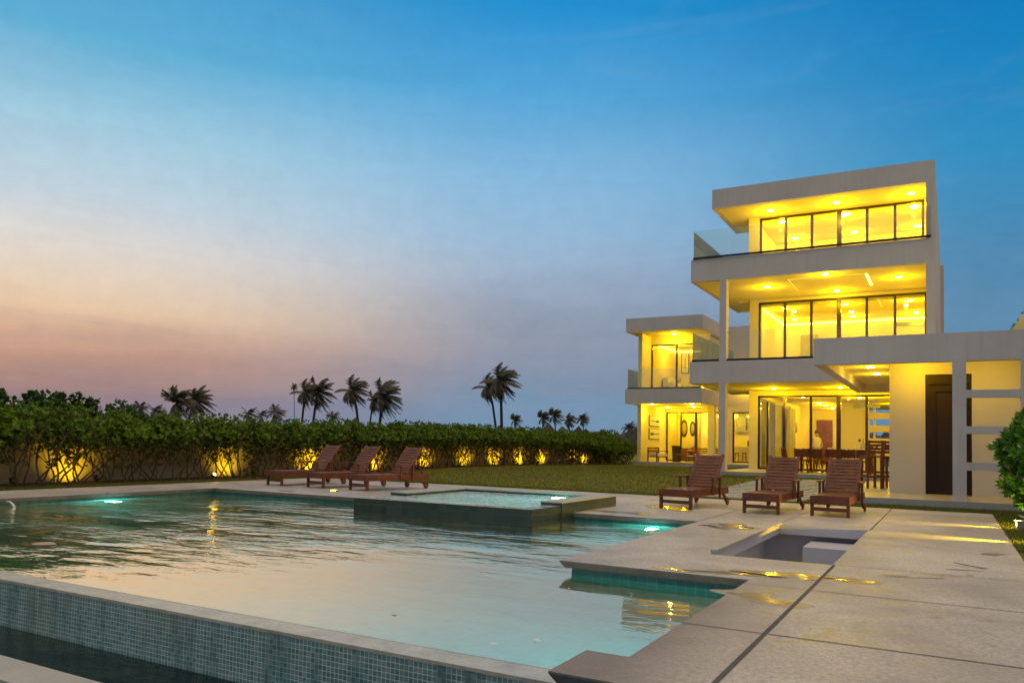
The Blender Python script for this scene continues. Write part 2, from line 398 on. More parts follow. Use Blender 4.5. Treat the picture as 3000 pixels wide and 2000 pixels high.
# soft cloud streaks warp the bands
mp = N.new('ShaderNodeMapping'); mp.inputs['Scale'].default_value = (2.2, 2.2, 16); mp.inputs['Rotation'].default_value = (R(3), R(-4), 0)
L.new(tc.outputs['Generated'], mp.inputs['Vector'])
n1 = noise(nt, mp.outputs[0], 1.3, 6, .55, .4)
elev = math_(nt, 'ADD', sx.outputs[2], math_(nt, 'MULTIPLY', math_(nt, 'SUBTRACT', n1, .5), .035))
SKL = [(0, (134,132,152)), (.042, (146,126,136)), (.054, (164,133,130)), (.082, (189,147,130)), (.112, (213,172,145)), (.142, (231,200,168)), (.172, (229,209,188)),
       (.215, (221,216,212)), (.256, (196,211,221)), (.335, (160,203,224)), (.42, (92,174,215)), (.52, (70,150,200)), (.64, (185,175,170)), (1, (300,270,236))]
SKM = [(0, (112,146,176)), (.042, (117,149,178)), (.079, (127,146,170)), (.116, (141,150,170)), (.152, (147,158,177)), (.187, (152,168,190)), (.222, (156,180,206)),
       (.256, (150,185,215)), (.32, (135,185,222)), (.41, (86,166,218)), (.49, (36,146,210)), (.56, (36,130,190)), (.66, (185,178,172)), (1, (300,270,236))]
SKR = [(0, (100,142,175)), (.08, (92,138,174)), (.14, (96,141,174)), (.20, (82,139,178)), (.32, (48,142,194)), (.42, (22,130,192)), (.52, (10,112,180)), (.66, (150,152,158)), (1, (300,270,236))]
rl = ramp(nt, elev, [(p, srgb(*c)) for p, c in SKL])
rm = ramp(nt, elev, [(p, srgb(*c)) for p, c in SKM])
rr = ramp(nt, elev, [(p, srgb(*c)) for p, c in SKR])
def maprange(v, a, b):
    n = N.new('ShaderNodeMapRange'); n.interpolation_type = 'SMOOTHSTEP'
    n.inputs['From Min'].default_value = a; n.inputs['From Max'].default_value = b; L.new(v, n.inputs['Value']); return n.outputs[0]
fac1 = maprange(ca, .954, .60); fac2 = maprange(ca, .63, .10)
skyc = mixc(nt, fac2, mixc(nt, fac1, rl, rm), rr)
# warm glow added to the unseen sky behind the camera, lighting the facades
back = maprange(ca, .0, -.9)
skyc = mixc(nt, math_(nt, 'MULTIPLY', back, .6), skyc, (.80, .66, .53))
cl = ramp(nt, n1, [(.40, (.96, .97, .98)), (.5, (1, 1, 1)), (.62, (1.0, .985, .97))])
skyc = mixc(nt, 1, skyc, cl, 'MULTIPLY')
mpc = N.new('ShaderNodeMapping'); mpc.inputs['Scale'].default_value = (1.6, 1.6, 9); mpc.inputs['Rotation'].default_value = (R(6), R(3), 0); L.new(tc.outputs['Generated'], mpc.inputs['Vector'])
n2 = noise(nt, mpc.outputs[0], 2.6, 8, .62, .8)
wl_ = ramp(nt, n2, [(.54, (0, 0, 0)), (.70, (1, 1, 1))])
low = maprange(sx.outputs[2], .34, .05)
skyc = mixc(nt, math_(nt, 'MULTIPLY', math_(nt, 'MULTIPLY', wl_, low), .26), skyc, srgb(150, 138, 152))
hi = maprange(sx.outputs[2], .10, .30)
skyc = mixc(nt, math_(nt, 'MULTIPLY', math_(nt, 'MULTIPLY', wl_, hi), .05), skyc, srgb(170, 185, 200))
fine = noise(nt, tc.outputs['Generated'], 42, 4, .7)
skyc = mixc(nt, 1, skyc, ramp(nt, fine, [(.35, (.965, .97, .975)), (.65, (1.025, 1.02, 1.015))]), 'MULTIPLY')
below = math_(nt, 'LESS_THAN', sx.outputs[2], -.002)
skyc = mixc(nt, below, skyc, (.05, .06, .05))
bg = N.new('ShaderNodeBackground'); L.new(skyc, bg.inputs[0]); bg.inputs[1].default_value = 1.0
ns = N.new('ShaderNodeTexSky'); ns.sky_type = 'NISHITA'; ns.sun_disc = False
ns.sun_elevation = R(1.0); ns.sun_rotation = R(-82)
bg2 = N.new('ShaderNodeBackground'); L.new(ns.outputs[0], bg2.inputs[0]); bg2.inputs[1].default_value = .004
ad = N.new('ShaderNodeAddShader'); L.new(bg.outputs[0], ad.inputs[0]); L.new(bg2.outputs[0], ad.inputs[1])
wo = N.new('ShaderNodeOutputWorld'); L.new(ad.outputs[0], wo.inputs[0])

sun = bpy.data.lights.new('dusk_sun', 'SUN'); sun.energy = .25; sun.angle = R(25); sun.color = (1, .72, .55)
so = bpy.data.objects.new('dusk_sun', sun); col.objects.link(so)
so.rotation_euler = Vector((math.sin(R(-82)) , math.cos(R(-82)), .16)).to_track_quat('Z', 'Y').to_euler()

# ------------------------------------------------------------------ camera
cam = bpy.data.cameras.new('camera'); co = bpy.data.objects.new('camera', cam); col.objects.link(co); S.camera = co
yaw, pitch, roll = R(-29.27784), R(2.51263), R(1.21396)
w = Vector((math.sin(yaw) * math.cos(pitch), math.cos(yaw) * math.cos(pitch), math.sin(pitch)))
r0 = Vector((math.cos(yaw), -math.sin(yaw), 0)); u0 = r0.cross(w)
r_ = r0 * math.cos(roll) + u0 * math.sin(roll); u_ = -r0 * math.sin(roll) + u0 * math.cos(roll)
mt = Matrix((r_, u_, -w)).transposed().to_4x4(); mt.translation = (0, 0, 1.25)
co.matrix_world = mt
cam.sensor_width = 36; cam.lens = 2291.457 / 3000 * 36; cam.shift_y = 193.256 / 3000
cam.clip_start = .05; cam.clip_end = 6000

S.view_settings.view_transform = 'Standard'; S.view_settings.look = 'None'; S.view_settings.exposure = 0
try:
    S.cycles.max_bounces = 10; S.cycles.diffuse_bounces = 4; S.cycles.glossy_bounces = 5
    S.cycles.transmission_bounces = 6; S.cycles.transparent_max_bounces = 24
    S.cycles.sample_clamp_indirect = 3; S.cycles.sample_clamp_direct = 0
    S.cycles.use_denoising = True; S.cycles.blur_glossy = .5
except Exception: pass

WARM = (1.0, .655, .004)
EG = 1.6
def point(x, y, z, e, c=WARM, r=.05, name='lamp_light'):
    l = bpy.data.lights.new(name, 'POINT'); l.energy = e; l.color = c; l.shadow_soft_size = r
    o = bpy.data.objects.new(name, l); o.location = (x, y, z); col.objects.link(o); return o
def spot(loc, to, e, ang, blend=.5, c=WARM, r=.03, name='spot_light'):
    l = bpy.data.lights.new(name, 'SPOT'); l.energy = e; l.color = c; l.shadow_soft_size = r
    l.spot_size = R(ang); l.spot_blend = blend
    o = bpy.data.objects.new(name, l); o.location = loc
    o.rotation_euler = (Vector(to) - Vector(loc)).to_track_quat('-Z', 'Y').to_euler(); col.objects.link(o); return o

# ------------------------------------------------------------------ ground, lawn, deck, pool
def hgt(x, y):
    t = max(0, min(1, (y - 19.5) / 9.)); t = t * t * (3 - 2 * t)
    u = max(0, min(1, (y - 33) / 10.))
    return -.03 + .14 * t - .08 * u * t
mb = MB()
xs = [-3000, -600, -120, -40, -25, -20.5] + [-20 + i * 1.0 for i in range(29)] + [12, 20, 60, 300, 3000]
ys = [18.55, 19.0, 19.5] + [20 + i for i in range(30)] + [55, 65, 90, 200, 700, 4000]
def grid(xs, ys, hf, mb):
    i0 = len(mb.v); nx = len(xs)
    for y in ys:
        for x in xs: mb.v.append((x, y, hf(x, y)))
    for j in range(len(ys) - 1):
        for i in range(nx - 1):
            a = i0 + j * nx + i; mb.f.append((a, a + 1, a + nx + 1, a + nx)); mb.sm.append(True)
grid(xs, ys, hgt, mb)
struct(mb, 'lawn', M['grass'])
mb = MB(); mb.poly([(.735, -60, -.03), (3000, -60, -.03), (3000, 18.55, -.03), (.735, 18.55, -.03)])
mb.poly([(-3000, -60, -.031), (-17.4, -60, -.031), (-17.4, 18.55, -.031), (-3000, 18.55, -.031)])
struct(mb, 'garden_ground', M['grass'])
mb = MB(); mb.poly([(-3000, -3000, -1.5), (3000, -3000, -1.5), (3000, 3.9, -1.5), (-3000, 3.9, -1.5)])
struct(mb, 'lower_ground', M['soil'])

PX0, PXR, PX1, PY1 = -15.35, -3.64, -1.656, 12.92
mb = MB()
T = -.06
# deck top as flat rectangles (abutting)
def top(x0, x1, y0, y1): mb.poly([(x0, y0, 0), (x1, y0, 0), (x1, y1, 0), (x0, y1, 0)])
pit = (-2.445, -1.11, 9.11, 13.38)
top(-1.93, .74, 3.91, 4.43); top(PX1, .74, 4.43, 7.6); top(PXR, .74, 7.6, pit[2])
top(PXR, pit[0], pit[2], PY1); top(pit[1], .74, pit[2], pit[3])
top(-5.95, pit[0], PY1, pit[3]); 
top(-5.95, .74, pit[3], 15.0); top(-17.35, -9.7, PY1, 15.0); top(-17.35, .74, 15.0, 18.62)
top(-17.35, PX0, -6, PY1)
# outer edge skirt
mb.poly([(.74, 3.91, 0), (.74, 3.91, -.3), (.74, 18.62, -.3), (.74, 18.62, 0)])
mb.poly([(-17.35, 18.62, 0), (-17.35, 18.62, -.3), (.74, 18.62, -.3), (.74, 18.62, 0)])
mb.poly([(-17.35, -6, 0), (-17.35, -6, -.3), (-17.35, 18.62, -.3), (-17.35, 18.62, 0)])
struct(mb, 'pool_deck', M['deck'])

# coping undercut and pool walls following the deck edge
def chain(pts, ins, z1, z2, name_c='pool_coping', name_w='pool_wall', matw='basin'):
    P = [Vector((a, b)) for a, b in pts]; Q = []
    for i, p in enumerate(P):
        ds = []
        if i > 0: ds.append((P[i] - P[i - 1]).normalized())
        if i < len(P) - 1: ds.append((P[i + 1] - P[i]).normalized())
        ns = [Vector((-d.y, d.x)) for d in ds]          # left side = into the deck
        off = ns[0] * ins if len(ns) == 1 else (ns[0] + ns[1]) * ins
        Q.append(p + off)
    c = MB(); wl = MB()
    for i in range(len(P) - 1):
        a, b, qa, qb = P[i], P[i + 1], Q[i], Q[i + 1]
        c.poly([(*a, 0), (*b, 0), (*b, -.012), (*a, -.012)])
        c.poly([(*a, -.012), (*b, -.012), (*(b * .6 + qb * .4), z1), (*(a * .6 + qa * .4), z1)])
        c.poly([(*(a * .6 + qa * .4), z1), (*(b * .6 + qb * .4), z1), (*qb, z1), (*qa, z1)])
        wl.poly([(*qa, z1), (*qb, z1), (*qb, z2), (*qa, z2)])
    return c, wl
c1, w1 = chain([(PX0, 4.20), (PX0, PY1), (-9.7, PY1)], .10, -.075, -1.45)
c2, w2 = chain([(-5.95, PY1), (PXR, PY1), (PXR, 7.6), (PX1, 7.6), (PX1, 4.43), (-1.93, 4.43), (-1.93, 3.91), (.74, 3.91)], .10, -.075, -1.45)
for q in (c2,):
    i = len(c1.v); c1.v += q.v; c1.f += [tuple(k + i for k in f) for f in q.f]; c1.sm += q.sm
i = len(w1.v); w1.v += w2.v; w1.f += [tuple(k + i for k in f) for f in w2.f]; w1.sm += w2.sm
struct(c1, 'pool_coping', M['coping']); 
w1.poly([(PX0 - .1, 4.3, -1.4), (-3.5, 4.3, -1.4), (-3.5, 13.1, -1.4), (PX0 - .1, 13.1, -1.4)]); w1.poly([(-3.5, 4.3, -1.4), (-1.5, 4.3, -1.4), (-1.5, 7.75, -1.4), (-3.5, 7.75, -1.4)])
struct(w1, 'pool_basin', M['basin'])
ZW = -.150
mb = MB(); mb.poly([(PX0 - .09, 4.42, ZW), (-3.55, 4.42, ZW), (-3.55, 13.01, ZW), (PX0 - .09, 13.01, ZW)]); mb.poly([(-3.55, 4.42, ZW), (-1.57, 4.42, ZW), (-1.57, 7.69, ZW), (-3.55, 7.69, ZW)])
struct(mb, 'pool_water', M['water'])

# infinity edge wall
t = thing('infinity_wall', 'blue green mosaic tiled overflow wall along the near edge of the pool', 'pool wall', (-9, 4.3, -.7))
def P(mbx, nm, mt, tt): 
    mbx_m = mbx.mesh(nm, mt); mbx_m.transform(tt.matrix_basis.inverted()); o = bpy.data.objects.new(nm, mbx_m); o.parent = tt; col.objects.link(o); return o
P(MB().box(-17.3, -1.84, 4.19, 4.43, -1.45, -.175), 'wall', M['mosaic'], t)
P(MB().box(-17.3, -1.845, 4.182, 4.437, -.1745, -.1515), 'rim', M['wetrim'], t)
# overflow channel, ledge
mb = MB(); mb.poly([(-17.3, 3.40, -.585), (-1.83, 3.40, -.585), (-1.83, 4.20, -.585), (-17.3, 4.20, -.585)])
struct(mb, 'channel_water', M['gutwater'])
mb = MB(); mb.poly([(-17.3, 3.42, -.8), (-1.83, 3.42, -.8), (-1.83, 4.19, -.8), (-17.3, 4.19, -.8)]); struct(mb, 'channel_floor', M['spatile'])
t = thing('channel_ledge', 'pale stone ledge on the outer side of the overflow channel', 'ledge', (-9, 3.3, -.9))
P(MB().box(-17.3, -1.83, 3.14, 3.48, -1.45, -.500), 'ledge', M['step'], t)

# spa
t = thing('raised_spa', 'raised square hot tub with dark tiled walls standing in the far side of the pool', 'hot tub', (-7.8, 13.1, -.6))
sx0, sx1, sy0, sym, sy1 = -9.7, -5.95, 11.35, 12.45, 15.0
mb = MB()
mb.box(sx0, sx1, sy0, sy0 + .22, -1.45, .145)                       # front wall, low overflow rim
mb.box(sx0, sx0 + .24, sy0 + .22, sym, -1.45, .145); mb.box(sx1 - .24, sx1, sy0 + .22, sym, -1.45, .145)
P(mb, 'front_wall', M['spatile'], t)
mb = MB()
mb.box(sx0, sx0 + .40, sym, sy1, -1.45, .19); mb.box(sx1 - .40, sx1 + .012, sym, sy1, -1.45, .19)
mb.box(sx0 + .40, sx1 - .40, sy1 - .40, sy1, -1.45, .19)
P(mb, 'rear_wall', M['spatile'], t)
mb = MB()
mb.box(sx0 - .01, sx0 + .41, sym - .01, sy1 + .01, .1905, .212); mb.box(sx1 - .41, sx1 + .022, sym - .01, sy1 + .01, .1905, .212)
mb.box(sx0 + .41, sx1 - .41, sy1 - .41, sy1 + .01, .1905, .212)
P(mb, 'coping', M['step'], t)
P(MB().box(sx0 + .22, sx1 - .22, sy0 + .2, sy1 - .38, -.75, -.45), 'seat_bench', M['basinlight'], t)
mb = MB(); mb.poly([(sx0 + .01, sy0 + .01, .150), (sx1 - .01, sy0 + .01, .150), (sx1 - .01, sym, .150), (sx0 + .01, sym, .150)])
mb.poly([(sx0 + .40, sym, .150), (sx1 - .40, sym, .150), (sx1 - .40, sy1 - .40, .150), (sx0 + .40, sy1 - .40, .150)])
struct(mb, 'spa_water', M['spawater'])

# pool lights
def pool_light(loc, nrm, label, e, r=.13):
    n = Vector(nrm).normalized(); q = n.to_track_quat('Z', 'Y').to_matrix().to_4x4()
    t = thing('pool_light', label, 'pool light', loc, 0, 'underwater pool lights')
    part(MB().lathe([(r, 0), (r, .02), (r * .82, .035)], n=20, mat=q), 'rim', M['grey'], t)
    part(MB().lathe([(r * .8, .036), (r * .7, .05), (.02, .055)], n=20, mat=q), 'lens', M['pool_lamp'], t)
    p = Vector(loc) + n * .22
    point(*p, e, (.30, .95, 1.0), .08, 'pool_lamp_light')
pool_light((-15.44, 10.3, -.42), (1, 0, 0), 'glowing pool light in the left pool wall below the hedge', 70)
pool_light((-4.45, 13.01, -.40), (0, -1, 0), 'glowing pool light in the far wall between the hot tub and the deck corner', 60)
pool_light((-7.0, 14.58, -.12), (0, -1, 0), 'glowing light inside the raised hot tub', 330, .20)
pool_light((-1.56, 5.3, -.45), (-1, 0, 0), 'pool light under the near deck edge, lighting the water turquoise', 120)
pool_light((-8.0, sy0 + .235, -.2), (0, 1, 0), 'light on the near inner wall of the hot tub, hidden behind its front edge', 120, .1)

# sunken pit
mb = MB(); x0, x1, y0, y1 = pit; zl = -.155; wd = .25
mb.poly([(x0, y0, 0), (x0, y1, 0), (x0, y1, zl), (x0, y0, zl)]); mb.poly([(x1, y0, 0), (x1, y1, 0), (x1, y1, zl), (x1, y0, zl)])
mb.poly([(x0, y0, 0), (x1, y0, 0), (x1, y0, zl), (x0, y0, zl)]); mb.poly([(x0, y1, 0), (x1, y1, 0), (x1, y1, zl), (x0, y1, zl)])
mb.poly([(x0, y0, zl), (x0, y1, zl), (x0 - wd, y1 + wd, zl), (x0 - wd, y0 - wd, zl)]); mb.poly([(x0, y1, zl), (x1, y1, zl), (x1 + wd, y1 + wd, zl), (x0 - wd, y1 + wd, zl)])
mb.poly([(x1, y0, zl), (x1, y1, zl), (x1 + wd, y1 + wd, zl), (x1 + wd, y0 - wd, zl)])
a0, a1, b0, b1 = x0 - wd, x1 + wd, y0 - wd, y1 + wd
for p in (((a0, b0), (a0, b1)), ((a0, b1), (a1, b1)), ((a1, b1), (a1, b0)), ((a1, b0), (a0, b0))):
    mb.poly([(*p[0], zl), (*p[1], zl), (*p[1], -.8), (*p[0], -.8)])
mb.poly([(a0, b0, -.8), (a1, b0, -.8), (a1, b1, -.8), (a0, b1, -.8)])
struct(mb, 'sunken_pit', M['pit'])
mb = MB(); mb.box(-1.95, a1 - .003, 12.55, b1 - .003, -.799, -.24); struct(mb, 'pit_step', M['pit'])
mb = MB(); mb.box(x0 - .02, x0 + .05, y0 + .15, y1 - .02, .002, .035); struct(mb, 'pit_kerb', M['deck'])

# joints
mb = MB()
def strip(x0, x1, y0, y1, z=.004): mb.poly([(x0, y0, z), (x1, y0, z), (x1, y1, z), (x0, y1, z)])
strip(-1.105, -1.074, 3.915, 9.11); strip(-1.095, -1.075, pit[3], 18.6)
struct(mb, 'deck_joint', M['joint'])
mb = MB()
strip(-1.66, -1.105, 5.47, 5.485); strip(-1.068, .735, 5.47, 5.488)
strip(-1.66, -1.105, 7.36, 7.372); strip(-1.068, .735, 7.36, 7.374); strip(-1.068, .735, 9.10, 9.112)
strip(-2.452, -2.44, pit[3], 18.6); strip(-3.66, -3.645, 13.0, 18.6); strip(-5.9, -5.887, 15.02, 18.6)
strip(-5.94, .735, 15.9, 15.913); strip(-9.7, -9.688, 15.02, 18.6); strip(-12.6, -12.588, 13, 18.6)
struct(mb, 'deck_hairline', M['hair'])

# puddles
def blob(mb, cx, cy, rx, ry, seed, rot=0, z=.0025, n=44, irr=.45):
    rnd = random.Random(seed); ph = [rnd.uniform(0, 6.28) for _ in range(5)]; am = [irr, irr * .6, irr * .5, irr * .3, irr * .2]
    pts = []
    for i in range(n):
        t = 2 * math.pi * i / n
        k = 1 + sum(a * math.sin((j + 2) * t + p) for j, (a, p) in enumerate(zip(am, ph))) * .6
        x = rx * k * math.cos(t); y = ry * k * math.sin(t)
        pts.append((cx + x * math.cos(rot) - y * math.sin(rot), cy + x * math.sin(rot) + y * math.cos(rot), z))
    mb.poly(pts)
mb = MB()
blob(mb, -1.95, 7.86, .28, .09, 3, .2); blob(mb, -1.42, 8.12, .30, .13, 4, .25); blob(mb, -2.45, 7.74, .22, .05, 5, .1)
blob(mb, -.78, 8.15, .22, .06, 6, .1); blob(mb, -.48, 8.72, .09, .06, 8, .4); blob(mb, -1.4, 6.75, .26, .13, 9, -.3); blob(mb, -1.2, 8.0, .12, .06, 19, -.3)
blob(mb, -2.95, 12.5, .24, .30, 10, .2); blob(mb, -3.3, 12.3, .15, .12, 11); blob(mb, -4.9, 15.3, .38, .42, 12); blob(mb, -5.2, 13.6, .35, .22, 13)
blob(mb, -13.4, 13.35, .18, .10, 14); blob(mb, -9.9, 16.2, .22, .2, 15)
struct(mb, 'puddle', M['puddle'])
m_st = mottled('damp_stain', (.12, .10, .09), (.2, .17, .155), 6, .4, 40)
mb = MB()
for cx, cy, rx, ry, sd, rt in ((-1.95, 7.86, .42, .17, 3, .2), (-1.42, 8.12, .42, .22, 4, .25), (-.78, 8.15, .34, .12, 6, .1), (-1.4, 6.75, .40, .24, 9, -.3), (-2.95, 12.5, .40, .45, 10, .2), (-4.9, 15.3, .5, .6, 12, 0), (-5.2, 13.6, .5, .34, 13, 0)):
    blob(mb, cx, cy, rx, ry, sd, rt, .0012)
struct(mb, 'damp_patch', mottled('damp_halo', (.26, .22, .17), (.36, .31, .25), 6, .45, 40))
mb = MB(); blob(mb, .20, 10.0, .20, .05, 21, -.9, .002); blob(mb, .10, 9.6, .16, .03, 22, .2, .002); blob(mb, .44, 11.3, .12, .12, 23, 0, .002)
blob(mb, -3.05, 12.1, .2, .12, 24, 0, .0015); blob(mb, -.25, 8.75, .22, .04, 25, .5, .0015)
struct(mb, 'damp_patch', m_st)

# stepping path of pale pavers across the lawn
mb = MB()
for i in range(17):
    y = 19.35 + i * .60
    z = hgt(-4, y)
    mb.box(-5.75, -3.05, y, y + .34, z - .02, z + .035)
struct(mb, 'stepping_path', M['slat'])

# patio platforms
mb = MB(); mb.box(-2.5, 4.5, 19.58, 29.995, -.06, .16); struct(mb, 'patio', M['step'])
mb = MB(); 
for a in ((-2.49, 4.49, 19.60, 29.99),): mb.poly([(a[0], a[2], .164), (a[1], a[2], .164), (a[1], a[3], .164), (a[0], a[3], .164)])
struct(mb, 'patio_paving', M['floor'])
mb = MB(); mb.box(-7.92, -.71, 30.0, 50.0, -.06, .30); struct(mb, 'terrace', M['step'])
mb = MB(); mb.poly([(-7.9, 30.02, .304), (-.71, 30.02, .304), (-.71, 50, .304), (-7.9, 50, .304)]); struct(mb, 'terrace_paving', M['floor'])
mb = MB(); mb.box(-17.1, -8.2, 45.6, 60, -.06, .22); struct(mb, 'wing_terrace', M['step'])
mb = MB(); mb.poly([(-17.08, 45.62, .224), (-8.2, 45.62, .224), (-8.2, 60, .224), (-17.08, 60, .224)]); struct(mb, 'wing_paving', M['floor'])


# ------------------------------------------------------------------ main house
def HP(mb, name, mat, t, parent=None):      # world-space geometry into the frame of thing t (optionally under one of its parts)
    me = mb.mesh(name, mat); me.transform(t.matrix_basis.inverted())
    o = bpy.data.objects.new(name, me); o.parent = parent or t; col.objects.link(o); return o
H = thing('modern_house', 'three storey white house with lit balconies and a flat roof', 'house', (-4, 30, 0))
HP(MB().box(-.70, -.42, 30, 47, -.05, 11.21), 'side_wall', M['stucco'], H)
HP(MB().box(-.42, -.27, 47.0, 50, -.05, 11.1), 'rear_wall', M['stucco'], H)
# roof: fascia, slab
rf = HP(MB().box(-7.85, -7.11, 33.8, 34.0, 10.478, 10.9).box(-8.07, -.70, 30, 30.22, 10.468, 11.22).box(-8.07, -7.85, 30.22, 34.0, 10.468, 11.22).box(-7.85, -.70, 30.22, 40.2, 10.90, 11.15), 'roof', M['stucco'], H)
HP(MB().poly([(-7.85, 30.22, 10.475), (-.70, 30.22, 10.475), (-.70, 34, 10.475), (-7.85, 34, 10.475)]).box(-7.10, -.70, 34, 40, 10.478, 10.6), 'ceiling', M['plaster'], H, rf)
HP(MB().box(-7.2, -.71, 40.15, 47, 4.52, 11.13), 'rear_block', M['stucco'], H, rf)
# upper floor slab
s2 = HP(MB().box(-8.88, -.70, 30, 30.22, 7.655, 8.526).box(-8.88, -8.66, 30.22, 37.8, 7.655, 8.526).box(-8.66, -.70, 30.22, 37.8, 8.28, 8.50).box(-7.66, -.70, 37.8, 40, 8.28, 8.5), 'upper_floor_slab', M['stucco'], H)
HP(MB().poly([(-8.66, 30.22, 7.662), (-.70, 30.22, 7.662), (-.70, 34.75, 7.662), (-8.66, 34.75, 7.662)]).poly([(-8.66, 34.75, 7.662), (-7.65, 34.75, 7.662), (-7.65, 37.8, 7.662), (-8.66, 37.8, 7.662)]), 'ceiling', M['plaster'], H, s2)
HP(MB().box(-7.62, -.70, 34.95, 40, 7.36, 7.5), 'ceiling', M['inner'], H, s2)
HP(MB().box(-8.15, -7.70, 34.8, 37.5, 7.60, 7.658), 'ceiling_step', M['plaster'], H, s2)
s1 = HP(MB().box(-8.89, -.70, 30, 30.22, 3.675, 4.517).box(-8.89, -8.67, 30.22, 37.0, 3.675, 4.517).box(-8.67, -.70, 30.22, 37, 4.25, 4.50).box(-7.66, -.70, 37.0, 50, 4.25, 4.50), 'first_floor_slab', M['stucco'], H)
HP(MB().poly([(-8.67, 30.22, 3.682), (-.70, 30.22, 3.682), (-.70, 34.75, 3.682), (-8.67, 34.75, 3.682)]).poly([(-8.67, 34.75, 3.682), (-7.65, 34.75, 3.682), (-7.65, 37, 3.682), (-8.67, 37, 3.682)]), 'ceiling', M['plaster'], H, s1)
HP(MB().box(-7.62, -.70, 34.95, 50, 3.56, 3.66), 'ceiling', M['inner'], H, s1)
# columns
HP(MB().box(-7.74, -7.485, 30.002, 30.38, -.05, 3.675), 'column', M['stucco'], H)
HP(MB().box(-7.74, -7.485, 29.997, 30.38, 4.517, 7.655), 'column', M['stucco'], H)
# piers and inner room walls
def room(x0, x1, y0, y1, z0, z1, name='room_walls', leftopen=None):
    mb = MB()
    mb.box(x0, x0 + .14, y0 + .3, y1, z0, z1); mb.box(x0 + .14, x1, y1 - .14, y1, z0, z1)
    mb.box(x1 - .03, x1, y0, y1 - .14, z0, z1)
    return mb
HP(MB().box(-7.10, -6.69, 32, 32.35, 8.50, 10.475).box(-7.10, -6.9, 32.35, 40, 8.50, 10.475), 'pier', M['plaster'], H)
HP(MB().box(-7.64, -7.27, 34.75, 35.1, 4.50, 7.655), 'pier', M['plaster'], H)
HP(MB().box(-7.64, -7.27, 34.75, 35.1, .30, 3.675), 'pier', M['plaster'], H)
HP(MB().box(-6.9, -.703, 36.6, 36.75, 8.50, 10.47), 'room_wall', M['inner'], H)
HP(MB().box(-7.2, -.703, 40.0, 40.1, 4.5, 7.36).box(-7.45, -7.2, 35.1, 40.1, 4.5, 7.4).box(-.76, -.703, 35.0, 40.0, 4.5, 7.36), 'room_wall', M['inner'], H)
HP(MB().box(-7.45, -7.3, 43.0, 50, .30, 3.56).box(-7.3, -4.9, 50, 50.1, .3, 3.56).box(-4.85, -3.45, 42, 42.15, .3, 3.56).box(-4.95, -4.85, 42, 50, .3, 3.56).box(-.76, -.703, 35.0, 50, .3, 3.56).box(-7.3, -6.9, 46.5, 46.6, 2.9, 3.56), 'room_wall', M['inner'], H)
# header beams above the glazing
HP(MB().box(-7.27, -.705, 34.76, 34.95, 7.53, 7.658), 'header', M['plaster'], H)
HP(MB().box(-7.27, -.705, 34.76, 34.95, 3.47, 3.678), 'header', M['plaster'], H)

def glazing(t, xs, y, z0, z1, fw=.075, dbl=(), depth=.10, panes=True, pm='pane', base=True):
    """a row of sliding doors: one window part per leaf, its pane a sub-part"""
    for i in range(len(xs) - 1):
        a, b = xs[i], xs[i + 1]
        wl = .05; wr = .05
        if i == 0: wl = .09
        if i == len(xs) - 2: wr = .09
        if i in dbl: wr = .085
        if i - 1 in dbl: wl = .085
        mb = MB(); g = .001
        mb.box(a + g, a + wl, y, y + depth, z0, z1); mb.box(b - wr, b - g, y, y + depth, z0, z1)
        mb.box(a + wl, b - wr, y, y + depth, z1 - fw, z1)
        mb.box(a + wl, b - wr, y, y + depth, z0, z0 + fw)
        f = HP(mb, 'window', M['frame'], t)
        p = MB().poly([(a + wl, y + depth * .5, z0 + fw), (b - wr, y + depth * .5, z0 + fw), (b - wr, y + depth * .5, z1 - fw), (a + wl, y + depth * .5, z1 - fw)])
        HP(p, 'pane', M[pm], t, f)
X3 = [-6.69, -5.68, -4.70, -3.705, -2.725, -1.77, -.80]
glazing(H, X3, 32.1, 8.50, 10.46, dbl=(2,))
X2 = [-7.27, -6.17, -5.10, -4.02, -2.96, -1.92, -.77]
glazing(H, X2, 34.78, 4.50, 7.53, dbl=(2,))
X1 = [-7.27, -6.17, -5.10, -4.02, -2.96, -1.92, -.77]
glazing(H, X1, 34.78, .305, 3.47, dbl=(2,))
# glazed left side of the ground floor living room, with curtains
def glazing_y(t, ys, x, z0, z1, fw=.075, depth=.08):
    for a, b in zip(ys[:-1], ys[1:]):
        mb = MB(); mb.box(x, x + depth, a + .001, a + .06, z0, z1).box(x, x + depth, b - .06, b - .001, z0, z1).box(x, x + depth, a + .06, b - .06, z1 - fw, z1).box(x, x + depth, a + .06, b - .06, z0, z0 + fw)
        f = HP(mb, 'window', M['frame'], t)
        HP(MB().poly([(x + .04, a + .06, z0 + fw), (x + .04, b - .06, z0 + fw), (x + .04, b - .06, z1 - fw), (x + .04, a + .06, z1 - fw)]), 'pane', M['pane'], t, f)
glazing_y(H, [35.15, 37.1, 39.1, 41.0, 43.0], -7.35, .305, 3.40)
HP(MB().box(-7.45, -7.3, 35.1, 43.0, 3.40, 3.56), 'header', M['inner'], H)
def curtain(t, x, y0, y1, z0, z1, alongx=False, mat='curtain', n=26, amp=.05):
    mb = MB(); pts = []
    for i in range(n + 1):
        k = i / n; q = y0 + (y1 - y0) * k; off = amp * math.sin(i * 1.9)
        pts.append((q, x + off) if alongx else (x + off, q))
    for i in range(n):
        (ax, ay), (bx, by) = pts[i], pts[i + 1]
        mb.poly([(ax, ay, z0), (bx, by, z0), (bx, by, z1), (ax, ay, z1)], True)
    return HP(mb, 'curtain', M[mat], t)
curtain(H, -7.18, 35.2, 36.0, .33, 3.3); curtain(H, -7.18, 38.2, 39.6, .33, 3.3); curtain(H, -7.18, 41.2, 43.6, .33, 3.3)
